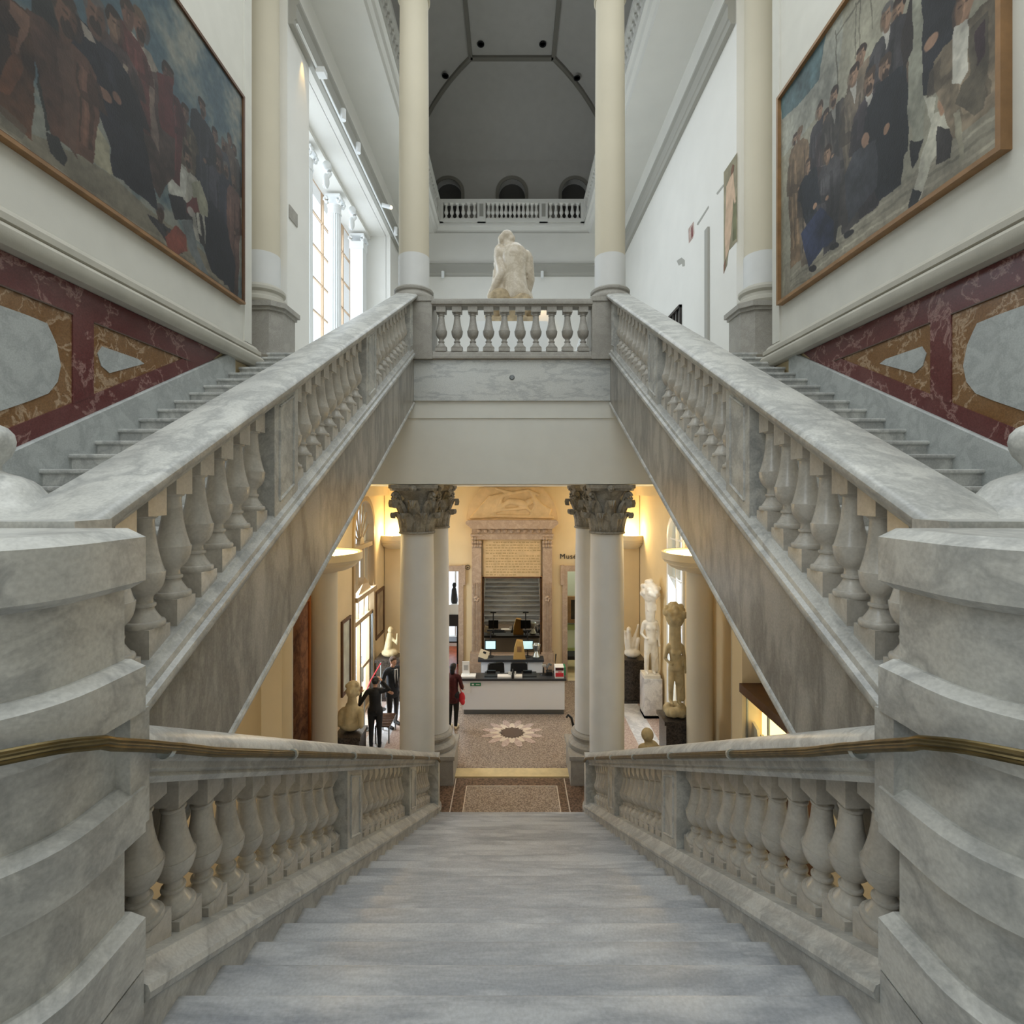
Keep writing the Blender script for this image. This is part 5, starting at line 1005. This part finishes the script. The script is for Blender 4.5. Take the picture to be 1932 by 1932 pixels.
# window on the right
w3 = struct(MB().prism([(12.15, -4.05), (12.27, -4.05), (12.27, .3)]+arc(12.8, .3, .53, 180, 0, 14)[1:-1]+[(13.33, .3), (13.33, -4.05), (13.45, -4.05), (13.45, .3)]+arc(12.8, .3, .65, 0, 180, 14)[1:-1]+[(12.15, .3)], lambda a, b_: (4.06, a, b_), lambda a, b_: (4.25, a, b_)).obj('window_3', M['white']))
one('pane', M['glass'], (4.16, 4.165, 12.27, 12.79, -4, .8), parent=w3); one('pane', M['glass'], (4.16, 4.165, 12.81, 13.33, -4, .8), parent=w3); one('mullion', M['white'], (4.1, 4.2, 12.77, 12.83, -4, .8), parent=w3)
for z in (-2.9, -1.8, -.7, .3): one('glazing_bar', M['white'], (4.12, 4.19, 12.25, 13.35, z-.02, z+.02), parent=w3)
struct(one('wall_courtyard_right', M['wall'], (7.2, 7.4, 8, 17, ZL, 3)))

# pictures
def picture(label, x, y0, y1, z0, z1, s, mat, frame, wd=.07):
    t = thing('picture', (x, (y0+y1)/2, z0), label, 'picture'); xi = x-s*.05
    MB().plate([(y0, z0), (y1, z0), (y1, z1), (y0, z1)], [[(y0+wd, z0+wd), (y1-wd, z0+wd), (y1-wd, z1-wd), (y0+wd, z1-wd)]], lambda u, v, q: (q, u, v), xi, x).obj('frame', frame, t)
    one('canvas', mat, (*sorted((x-s*.02, x-s*.015)), y0+wd*.9, y1-wd*.9, z0+wd*.9, z1-wd*.9), parent=t); return t
m_map = plain('map_sheet', (196, 200, 186), .7, noise=.25, nscale=3); m_old = plain('old_canvas', (168, 150, 122), .6, noise=.35, nscale=3); m_orange = marble('rust_tapestry', (176, 126, 90), (96, 62, 48), 1.6, 1.0, .8, cloud=.7)
picture('tall greyish framed map on the left wall between column and entrance door', -4.1, 12.25, 12.92, -3.42, -1.6, -1, m_map, M['frame_dark'])
picture('narrow dark-framed painting on the left wall beyond the entrance door', -4.1, 15.32, 16.3, -2.95, -1.5, -1, m_old, M['frame_dark'], .09)
picture('tall rust-coloured painting in an orange frame between the two left columns', -4.72, 10.3, 11.9, -4.35, -.9, -1, m_orange, M['orange_wood'], .1)
pc = thing('framed_landscape', (2.4, 18.9, -3.35), 'small dark landscape in a thick gilt frame seen through the right doorway', 'picture')
MB().plate([(2.05, -3.35), (2.85, -3.35), (2.85, -2.38), (2.05, -2.38)], [[(2.17, -3.23), (2.73, -3.23), (2.73, -2.5), (2.17, -2.5)]], lambda u, v, q: (u, q, v), 18.86, 19.0).obj('frame', M['frame_gold'], pc); one('canvas', plain('dark_landscape', (58, 50, 34), .5, noise=.5, nscale=5), (2.16, 2.74, 18.95, 18.96, -3.24, -2.49), parent=pc)
t = thing('bench', (2.4, 17.6, ZL), 'dark upholstered bench below the landscape in the right far room', 'bench'); one('seat', M['black'], (1.7, 3.2, 17.3, 17.9, ZL+.4, ZL+.52), parent=t)
for a in (1.75, 3.1): one('leg', M['orange_wood'], (a, a+.06, 17.35, 17.85, ZL, ZL+.4), parent=t)
t = thing('dark_table', (-2.2, 18.3, ZL), 'dark table holding a black bust in the bright far left room', 'table'); one('top', M['dark_wood'], (-2.8, -1.75, 18.0, 18.7, ZL+1.35, ZL+1.75), parent=t)
for a in (-2.75, -1.95): 
    for b_ in (18.05, 18.6): one('leg', M['dark_wood'], (a, a+.07, b_, b_+.07, ZL, ZL+1.35), parent=t)
one('lower_shelf', M['dark_wood'], (-2.75, -1.8, 18.05, 18.65, ZL+.75, ZL+.8), parent=t)
t = thing('glass_case_top', (-2.2, 18.3, ZL+1.75), 'pale glass case on the dark table in the far left room', 'display case'); one('case', M['white'], (-2.75, -1.78, 18.05, 18.65, ZL+1.75, ZL+2.1), parent=t)
t = thing('small_statue', (-2.08, 18.3, ZL+2.1), 'small black statuette on the glass case in the far left room', 'statue'); mb = MB().ball((-2.06, 18.3, ZL+2.75), (.08, .08, .10), 12, 8); mb.cap((-2.06, 18.3, ZL+2.2), (-2.07, 18.3, ZL+2.58), .13, .09, 12); mb.cap((-2.07, 18.3, ZL+2.55), (-2.0, 18.25, ZL+2.4), .05, .05); mb.ball((-2.06, 18.3, ZL+2.14), (.13, .12, .06), 10, 6); remeshed(mb, 'figure', M['plastic'], t, .02)
# wall telephone-like devices on the far left corner
o = MB().lathe([(.11, 0), (.10, .03), (.06, .05)], (0, 0, 0), 16).obj('wall_plate', M['cream']); o.rotation_euler = (PI/2, 0, 0); o.location = (-3.95+.02, 16.47, -1.8); tag(o, 'small pale round device on the warm wall beside the far left pilaster', 'fitting')

# ------------------------------------------------------------------ statues and plinths of the hall
def body_statue(mb, x, y, z0, H, lean=0, arm=0, drape=True):
    k = H/1.75
    def q(a, b_, c): return (x+a*k, y+b_*k, z0+c*k)
    def cp(a, b_, ra, rb): mb.cap(q(*a), q(*b_), ra*k, rb*k, 12)
    cp((.09, 0, .06), (.08, -.02, .46), .055, .07); cp((.08, -.02, .46), (.07, 0, .88), .075, .10)
    cp((-.10, .02, .06), (-.12, -.06, .46), .055, .07); cp((-.12, -.06, .46), (-.07, 0, .88), .07, .10)
    mb.ball(q(.09, -.06, .03), (.05*k, .12*k, .035*k), 10, 6); mb.ball(q(-.1, -.05, .03), (.05*k, .12*k, .035*k), 10, 6)
    cp((0, 0, .92), (.01, 0, 1.05), .165, .13); cp((.01, 0, 1.05), (0, 0, 1.34), .13, .155); cp((-.13, 0, 1.40), (.13, 0, 1.40), .085, .085)
    mb.ball(q(-.07, -.10, 1.28), .07*k, 10, 8); mb.ball(q(.07, -.10, 1.28), .07*k, 10, 8)
    cp((0, 0, 1.42), (0, -.01, 1.54), .055, .055); mb.ball(q(0, -.01, 1.65), (.085*k, .10*k, .12*k), 14, 10); mb.ball(q(0, -.11, 1.63), (.018*k, .025*k, .03*k), 8, 6); mb.ball(q(0, .03, 1.69), (.10*k, .10*k, .10*k), 12, 8)
    cp((.19, 0, 1.38), (.24, .02, 1.10), .05, .042); cp((.24, .02, 1.10), (.22, -.10, .86), .04, .03); mb.ball(q(.22, -.12, .81), (.03*k, .035*k, .055*k), 8, 6)
    cp((-.19, 0, 1.38), (-.24, .02, 1.10), .05, .042); cp((-.24, .02, 1.10), (-.16, -.12, 1.0), .04, .03); mb.ball(q(-.13, -.14, 1.0), (.04*k, .035*k, .035*k), 8, 6)
    if drape:
        for j in range(6): cp((.02+.03*j, -.07+.02*j, 1.15-.04*j), (.10+.015*j, -.05, .35+.03*j), .04, .035)
        cp((.16, .05, 1.1), (.18, .05, .1), .07, .09)
def block(name, mat, label, x0, x1, y0, y1, z1, lip=.04, parent=None):
    mb = MB().box(x0, x1, y0, y1, ZL, z1-.08); mb.box(x0-lip, x1+lip, y0-lip, y1+lip, z1-.08, z1); mb.box(x0-lip, x1+lip, y0-lip, y1+lip, ZL, ZL+.08); o = mb.obj(name, mat); tag(o, label, 'plinth'); return o
zt1 = ZL+1.06
block('statue_pedestal', M['white_marble'], 'white veined marble pedestal on the right of the hall under the flower-headed statue', 3.56, 4.04, 13.75, 14.25, zt1, 0)
t = thing('tall_statue', (3.78, 14.0, zt1), 'tall white statue crowned with a bulky basket of leaves on the white marble pedestal', 'statue')
one('base_slab', M['plaster_white'], (3.56, 4.0, 13.78, 14.22, zt1, zt1+.09), parent=t)
mb = MB(); body_statue(mb, 3.78, 14.0, zt1+.08, 1.72); remeshed(mb, 'figure', M['plaster_white'], t, .018, 2)
mb = MB(); random.seed(9); zh = zt1+1.86
mb.box(3.66, 3.92, 13.88, 14.12, zh-.05, zh+.12); mb.ball((3.78, 14, zh+.44), (.25, .25, .27), 16, 12); mb.cap((3.78, 14, zh-.3), (3.78, 14, zh+.2), .13, .15, 12)
for k in range(46):
    a = random.random()*2*PI; e = random.random()*PI-.5*PI; mb.ball((3.78+.24*math.cos(a)*math.cos(e), 14+.24*math.sin(a)*math.cos(e), zh+.48+.24*math.sin(e)), .065+.02*random.random(), 7, 5)
remeshed(mb, 'basket_of_leaves', M['plaster_white'], t, .02, 1)
zt2_ = ZL+1.02
block('statue_pedestal', M['granite'], 'dark grey pedestal on the right under the shadowed statue beside the window', 3.42, 3.98, 11.35, 11.9, zt2_, .05)
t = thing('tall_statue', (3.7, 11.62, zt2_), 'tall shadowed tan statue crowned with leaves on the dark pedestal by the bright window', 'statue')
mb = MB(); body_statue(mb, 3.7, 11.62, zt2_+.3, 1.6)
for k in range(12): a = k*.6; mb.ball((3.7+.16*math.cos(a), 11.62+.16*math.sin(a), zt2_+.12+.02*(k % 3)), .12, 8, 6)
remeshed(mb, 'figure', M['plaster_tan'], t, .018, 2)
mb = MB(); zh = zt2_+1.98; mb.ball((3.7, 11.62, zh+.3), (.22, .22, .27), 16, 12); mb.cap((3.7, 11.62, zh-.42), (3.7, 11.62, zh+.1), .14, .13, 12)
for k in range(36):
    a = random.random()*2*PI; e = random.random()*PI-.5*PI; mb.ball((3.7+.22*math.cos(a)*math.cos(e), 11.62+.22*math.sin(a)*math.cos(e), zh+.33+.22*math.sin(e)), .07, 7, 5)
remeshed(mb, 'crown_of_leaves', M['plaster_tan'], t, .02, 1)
# dark pedestal with a pale group, far right corner
block('statue_pedestal', M['granite'], 'dark mottled pedestal in the far right corner of the hall under a pale group', 3.25, 3.8, 14.75, 15.25, ZL+1.25, .04)
t = thing('pale_sculpture', (3.52, 15.0, ZL+1.25), 'pale plaster group with raised wings on the dark pedestal in the far right corner', 'statue')
mb = MB().ball((3.52, 15, ZL+1.38), (.24, .2, .14), 12, 8); mb.cap((3.45, 15, ZL+1.4), (3.42, 15, ZL+1.95), .12, .07, 12); mb.ball((3.42, 14.98, ZL+2.06), (.07, .08, .09), 10, 8); mb.cap((3.5, 15, ZL+1.5), (3.68, 15, ZL+2.1), .1, .03); mb.cap((3.4, 15, ZL+1.5), (3.3, 15, ZL+2.0), .09, .04); mb.cap((3.6, 15, ZL+1.4), (3.7, 14.95, ZL+1.8), .09, .05); mb.cap((3.68, 15, ZL+2.1), (3.70, 15, ZL+2.2), .035, .03)
remeshed(mb, 'figures', M['plaster_white'], t, .02, 2)
# far left corner plinth with group
block('statue_pedestal', M['granite'], 'dark pedestal in the far left corner behind the man in the suit', -3.95, -3.3, 14.9, 15.5, ZL+1.2, .04)
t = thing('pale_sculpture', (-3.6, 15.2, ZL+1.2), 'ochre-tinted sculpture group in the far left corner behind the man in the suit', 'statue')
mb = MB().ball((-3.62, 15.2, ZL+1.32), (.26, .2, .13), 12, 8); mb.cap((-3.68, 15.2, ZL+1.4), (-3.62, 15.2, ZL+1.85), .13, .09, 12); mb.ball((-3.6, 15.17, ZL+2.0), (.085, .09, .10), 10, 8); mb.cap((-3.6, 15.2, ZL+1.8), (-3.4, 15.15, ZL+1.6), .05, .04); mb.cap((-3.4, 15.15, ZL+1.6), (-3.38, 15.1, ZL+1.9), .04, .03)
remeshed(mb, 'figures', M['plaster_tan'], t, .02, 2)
# bust group near left, on a speckled block
block('statue_pedestal', M['granite'], 'low dark speckled pedestal near the left columns under the aged plaster bust', -3.96, -3.42, 11.45, 12.0, ZL+.62, .03)
t = thing('plaster_bust', (-3.68, 11.75, ZL+.62), 'aged yellowish plaster bust with wavy hair left of the person in black', 'statue')
Zb = ZL+.62; mb = MB().ball((-3.7, 11.75, Zb+.15), (.27, .2, .14), 12, 8); mb.cap((-3.7, 11.75, Zb+.2), (-3.68, 11.75, Zb+.55), .2, .15, 14); mb.cap((-3.85, 11.75, Zb+.45), (-3.5, 11.75, Zb+.45), .10, .10); mb.cap((-3.67, 11.75, Zb+.55), (-3.66, 11.73, Zb+.78), .12, .10, 12); mb.cap((-3.9, 11.7, Zb+.45), (-3.95, 11.65, Zb+.2), .07, .06); mb.cap((-3.45, 11.7, Zb+.42), (-3.42, 11.6, Zb+.18), .07, .06)
mb.ball((-3.66, 11.72, Zb+.93), (.13, .15, .18), 14, 10); mb.ball((-3.66, 11.56, Zb+.95), (.025, .035, .045), 8, 6); mb.ball((-3.66, 11.78, Zb+1.02), (.15, .14, .12), 14, 10)
for k in range(16): a = k*.8; mb.ball((-3.66+.13*math.cos(a), 11.77+.11*math.sin(a), Zb+.84+.016*k), .05, 8, 6)
remeshed(mb, 'head_and_shoulders', M['plaster_tan'], t, .02, 2)
# small bust on the right, showing above the handrail
block('statue_pedestal', M['stone'], 'short stone pedestal on the right hidden below the small round-headed bust', 2.62, 3.02, 10.65, 11.05, ZL+.55, .03)
t = thing('plaster_bust', (2.82, 10.85, ZL+.55), 'small smooth round-headed bust showing just above the right stair handrail', 'statue')
Zb = ZL+.55; zhd = EYE-(1386-924)/966*10.85
mb = MB().ball((2.87, 10.85, zhd), (.13, .14, .14), 16, 12); mb.ball((2.80, 10.74, zhd-.03), (.03, .04, .035), 8, 6); mb.cap((2.88, 10.85, zhd-.12), (2.93, 10.85, zhd-.24), .085, .09, 12); mb.cap((2.78, 10.85, zhd-.30), (3.14, 10.85, zhd-.33), .11, .09, 12); mb.cap((2.95, 10.85, zhd-.3), (2.9, 10.85, Zb+.05), .18, .14, 14); mb.ball((2.9, 10.85, Zb+.05), (.2, .17, .08), 12, 6)
remeshed(mb, 'head_and_shoulders', M['plaster_tan'], t, .016, 2)
# slatted bench at the left
t = thing('slatted_bench', (-3.15, 12.75, ZL), 'low slatted metal bench on the left behind the person in black', 'bench')
for k in range(9): one('slat', M['frame_dark'], (-3.32, -2.98, 12.4+k*.085, 12.44+k*.085, ZL+.40, ZL+.43), parent=t)
for x in (-3.32, -3.0): 
    one('side_rail', M['steel'], (x, x+.03, 12.38, 13.15, ZL+.37, ZL+.40), parent=t)
    for y in (12.4, 13.1): one('leg', M['steel'], (x, x+.03, y, y+.03, ZL, ZL+.38), parent=t)
# showcase under the right stair
t = thing('display_case', (4.3, 8.3, ZL), 'lit glass showcase under a sloping dark lid beneath the right side stair', 'display case')
one('cabinet', M['frame_dark'], (4.06, 4.35, 7.4, 8.85, ZL, -2.75), parent=t); MB().prism([(7.35, -1.95), (8.9, -1.95), (8.9, -1.80), (7.35, -1.80)], lambda a, b_: (3.95, a, b_), lambda a, b_: (4.36, a, b_)).obj('canopy', M['frame_dark'], t)
one('lit_back', M['case_light'], (4.32, 4.345, 7.4, 8.85, -2.75, -1.95), parent=t); one('glass_front', M['glass'], (4.055, 4.06, 7.4, 8.85, -2.75, -1.95), parent=t)
for y in (7.38, 8.1, 8.84): one('corner_post', M['steel'], (4.05, 4.08, y, y+.03, -2.75, -1.95), parent=t)
for k, (y, h) in enumerate(((7.7, .3), (8.3, .22), (8.6, .3))):
    MB().prism([(y, -2.75), (y+.3, -2.75), (y+.26, -2.75+h), (y+.08, -2.75+h*.8)], lambda a, b_: (4.15, a, b_), lambda a, b_: (4.2, a, b_)).obj('open_book', M['cream'], t)
# low wooden edge by the left column
o = one('wooden_kerb', M['orange_wood'], (-4.68, -4.0, 10.2, 10.34, ZL, ZL+.42)); tag(o, 'low orange wooden barrier at the foot of the farther left column', 'barrier')
t = thing('hook_stand', (1.32, 11.5, ZL), 'small dark curved hook showing left of the farther right column', 'fitting'); MB().tube([(1.45, 11.9, ZL), (1.45, 11.9, ZL+.55), (1.38, 11.9, ZL+.85), (1.30, 11.9, ZL+.92), (1.27, 11.9, ZL+.86)], .03, 8).obj('hook', M['plastic'], t)

# ------------------------------------------------------------------ people
def hand(mb, wrist, d, side, r=.0105, curl=.5):
    """palm with four curled fingers of unequal length and a thumb from its side; d = pointing direction"""
    d = Vector(d).normalized(); u = Vector(side).normalized(); n_ = d.cross(u).normalized(); w_ = Vector(wrist)
    pc = w_+d*.05
    for k in range(-1, 2): mb.cap(w_+u*k*.018, w_+d*.085+u*k*.026, .018, .017, 8)
    for k, L in enumerate((.066, .078, .073, .058)):
        b_ = w_+d*.088+u*(k-1.5)*.021; d1 = (d+n_*curl*.5).normalized(); d2 = (d+n_*curl*1.6).normalized()
        m_ = b_+d1*L*.52; mb.cap(b_, m_, r, r*.95, 8); mb.cap(m_, m_+d2*L*.5, r*.92, r*.75, 8)
    tb = w_+d*.03-u*.032; tm = tb+(d*.6-u*.8).normalized()*.036; mb.cap(tb, tm, r*1.25, r*1.1, 8); mb.cap(tm, tm+(d*.9-u*.3+n_*.3).normalized()*.03, r*1.05, r*.85, 8)
def person(name, label, x, y, H, face, pose, mats, vox=.011):
    """face = unit direction in plan the figure looks; joints in a local frame: a across (figure's left +), f forward"""
    k = H/1.75; F = Vector((face[0], face[1], 0)).normalized(); A = Vector((-F.y, F.x, 0)); O = Vector((x, y, ZL))
    def q(a, f, z): return O+(A*a+F*f+Vector((0, 0, z)))*k
    t = thing(name, (x, y, ZL), label, 'person')
    top, legm, skin, hair, shoe = mats
    lg = MB(); st = pose.get('legs', ((.11, .02, .0), (-.11, -.03, .0)))
    for sg, (fa, ff, fz) in ((1, st[0]), (-1, st[1])):
        lg.cap(q(sg*.09, 0, .90), q((sg*.09+fa)/2, ff*.5+.02, .49), .098*k, .068*k, 14); lg.cap(q((sg*.09+fa)/2, ff*.5+.02, .49), q(fa, ff-.02, .10), .066*k, .046*k, 14)
    lg.cap(q(-.06, 0, .93), q(.06, 0, .93), .125*k, .125*k, 14)
    remeshed(lg, 'trousers', legm, t, vox, 2)
    for (fa, ff, fz) in st:
        sh = MB().cap(q(fa, ff-.05, .045), q(fa, ff+.15, .04), .046*k, .04*k, 12); remeshed(sh, 'shoe', shoe, t, .012, 1)
    b_ = MB(); hem = pose.get('hem', .86)
    b_.cap(q(0, 0, hem+.08), q(0, 0, 1.12), .155*k, .135*k, 16); b_.cap(q(0, 0, 1.12), q(0, -.01, 1.34), .14*k, .145*k, 16); b_.cap(q(-.13, -.01, 1.40), q(.13, -.01, 1.40), .078*k, .078*k, 14); b_.cap(q(-.07, 0, hem), q(.07, 0, hem), .12*k, .12*k, 14); b_.cap(q(0, -.01, 1.42), q(0, 0, 1.47), .07*k, .055*k, 12)
    arms = pose['arms']
    for sg, (el, wr) in zip((1, -1), arms):
        b_.cap(q(sg*.185, -.01, 1.39), q(*el), .058*k, .046*k, 12); b_.cap(q(*el), q(*wr), .045*k, .033*k, 12)
    remeshed(b_, 'jacket', top, t, vox, 2)
    sk = MB(); hx = pose.get('head', (0, .02, 0)); hc = q(hx[0], hx[1], 1.615)
    rt = Matrix((A, F, Vector((0, 0, 1)))).transposed()
    sk.cap(q(0, 0, 1.44), q(hx[0]*.6, hx[1]*.6, 1.54), .052*k, .052*k, 12); sk.ball(hc, (.074*k, .093*k, .108*k), 18, 14, rt); sk.ball(hc+(F*.035+Vector((0, 0, -.06)))*k, (.05*k, .055*k, .05*k), 12, 8, rt)
    sk.ball(hc+(F*.098+Vector((0, 0, -.012)))*k, (.013*k, .02*k, .022*k), 8, 6, rt)
    for sg in (1, -1): sk.ball(hc+(A*sg*.077+Vector((0, 0, -.005)))*k, (.012*k, .022*k, .03*k), 8, 6, rt)
    hd = remeshed(sk, 'head', skin, t, .0075, 1)
    fc = MB()
    for sg in (1, -1): fc.ball(hc+(A*sg*.03+F*.083+Vector((0, 0, .008)))*k, (.012*k, .008*k, .006*k), 8, 6, rt)
    fc.obj('eyes', M['plastic'], hd); MB().ball(hc+(F*.086+Vector((0, 0, -.052)))*k, (.022*k, .008*k, .006*k), 8, 6, rt).obj('mouth', M['redcoat'], hd)
    hr = MB(); hr.ball(hc+(F*-.018+Vector((0, 0, .03)))*k, (.085*k, .096*k, .096*k), 16, 12, rt); hr.ball(hc+(F*.03+Vector((0, 0, .075)))*k, (.07*k, .065*k, .045*k), 12, 8, rt)
    for h_ in pose.get('hair', ()): hr.ball(hc+(A*h_[0]+F*h_[1]+Vector((0, 0, h_[2])))*k, h_[3]*k, 12, 8)
    remeshed(hr, 'hair', hair, t, .01, 1)
    for sg, (el, wr), hdn in zip((1, -1), arms, pose['hands']):
        h_ = MB(); D_ = (A*hdn[0]+F*hdn[1]+Vector((0, 0, hdn[2]))).normalized(); S_ = (A*hdn[3]+F*hdn[4]+Vector((0, 0, hdn[5]))).normalized(); W_ = q(*wr); h_.cap(W_-D_*.03, W_+D_*.02, .028, .026, 10); hand(h_, W_, D_, S_)
        remeshed(h_, 'hand', skin, t, .0048, 0)
    return t, q, A, F, k
# person in black, seen from behind, left forearm raised, the other arm bent to the head
person('person', 'person in close-fitting black seen from behind, left arm raised, near the entrance door', -3.26, 12.2, 1.70, (-.15, 1), {
    'legs': ((.10, .0, 0), (-.10, .03, 0)), 'hem': .90, 'head': (0, .03, 0), 'hair': ((0, -.1, .03, .055),),
    'arms': (((.37, .02, 1.08), (.36, .13, 1.32)), ((-.33, .0, 1.42), (-.15, .06, 1.62))), 'hands': ((-.1, .1, 1, 1, .2, 0), (.5, .1, .6, 0, 1, 0))}, (M['black'], M['black'], M['skin'], M['hair_black'], M['black']))
t, q, A, F, k = person('person', 'man in a charcoal suit with white shirt and dark tie standing by the entrance door', -3.12, 13.35, 1.83, (.75, -.66), {
    'legs': ((.13, -.02, 0), (-.13, .05, 0)), 'hem': .80, 'head': (.0, .04, 0),
    'arms': (((.27, .0, 1.12), (.16, .24, 1.06)), ((-.27, -.06, 1.13), (-.22, .12, .96))), 'hands': ((-.6, .8, .1, .3, .3, -1), (.3, .8, -.3, .2, 0, -1))}, (M['suit'], M['plastic'], M['skin'], M['hair'], M['black']))
sh = MB().prism([(-.05, 1.44), (.05, 1.44), (.055, 1.30), (.015, 1.02), (-.015, 1.02), (-.055, 1.30)], lambda a, b_: q(a, .13+.02*(b_ < 1.4), b_), lambda a, b_: q(a, .158+.0*(b_ < 1.4), b_)); sh.obj('shirt_front', M['shirt'], t)
MB().prism([(-.018, 1.43), (.018, 1.43), (.026, 1.05), (0, 1.0), (-.026, 1.05)], lambda a, b_: q(a, .155, b_), lambda a, b_: q(a, .168, b_)).obj('tie', M['plastic'], t)
for sg in (-1, 1): MB().prism([(sg*.05, 1.45), (sg*.10, 1.36), (sg*.03, 1.0), (sg*.02, 1.0), (sg*.055, 1.3)], lambda a, b_: q(a, .145, b_), lambda a, b_: q(a, .165, b_)).obj('lapel', M['suit'], t)
t, q, A, F, k = person('person', 'person in dark red coat and black trousers at the desk, half hidden by a column', -1.52, 13.15, 1.70, (.25, 1), {
    'legs': ((.09, .0, 0), (-.07, .05, 0)), 'hem': .80, 'head': (0, .02, 0), 'hair': ((0, -.06, -.08, .07), (0, -.06, -.02, .07)),
    'arms': (((.26, .02, 1.13), (.2, .2, 1.0)), ((-.26, .0, 1.13), (-.2, .2, 1.02))), 'hands': ((-.3, .9, 0, .6, .2, -.6), (.3, .9, 0, .6, .2, .6))}, (M['redcoat'], M['black'], M['skin'], M['hair_black'], M['cream']))
bg = thing('shoulder_bag', tuple(q(-.22, .05, .8)), 'bright red bag hanging at the side of the person in the dark red coat', 'bag')
mb = MB().ball(q(-.24, .04, .84), (.085, .05, .15), 14, 10); mb.ball(q(-.27, .02, .74), (.06, .045, .08), 12, 8); remeshed(mb, 'bag_body', M['redbag'], bg, .012, 2); MB().tube([q(-.22, .06, .96), q(-.15, .02, 1.3), q(-.10, -.02, 1.46)], .010, 6).obj('strap', M['redbag'], bg)
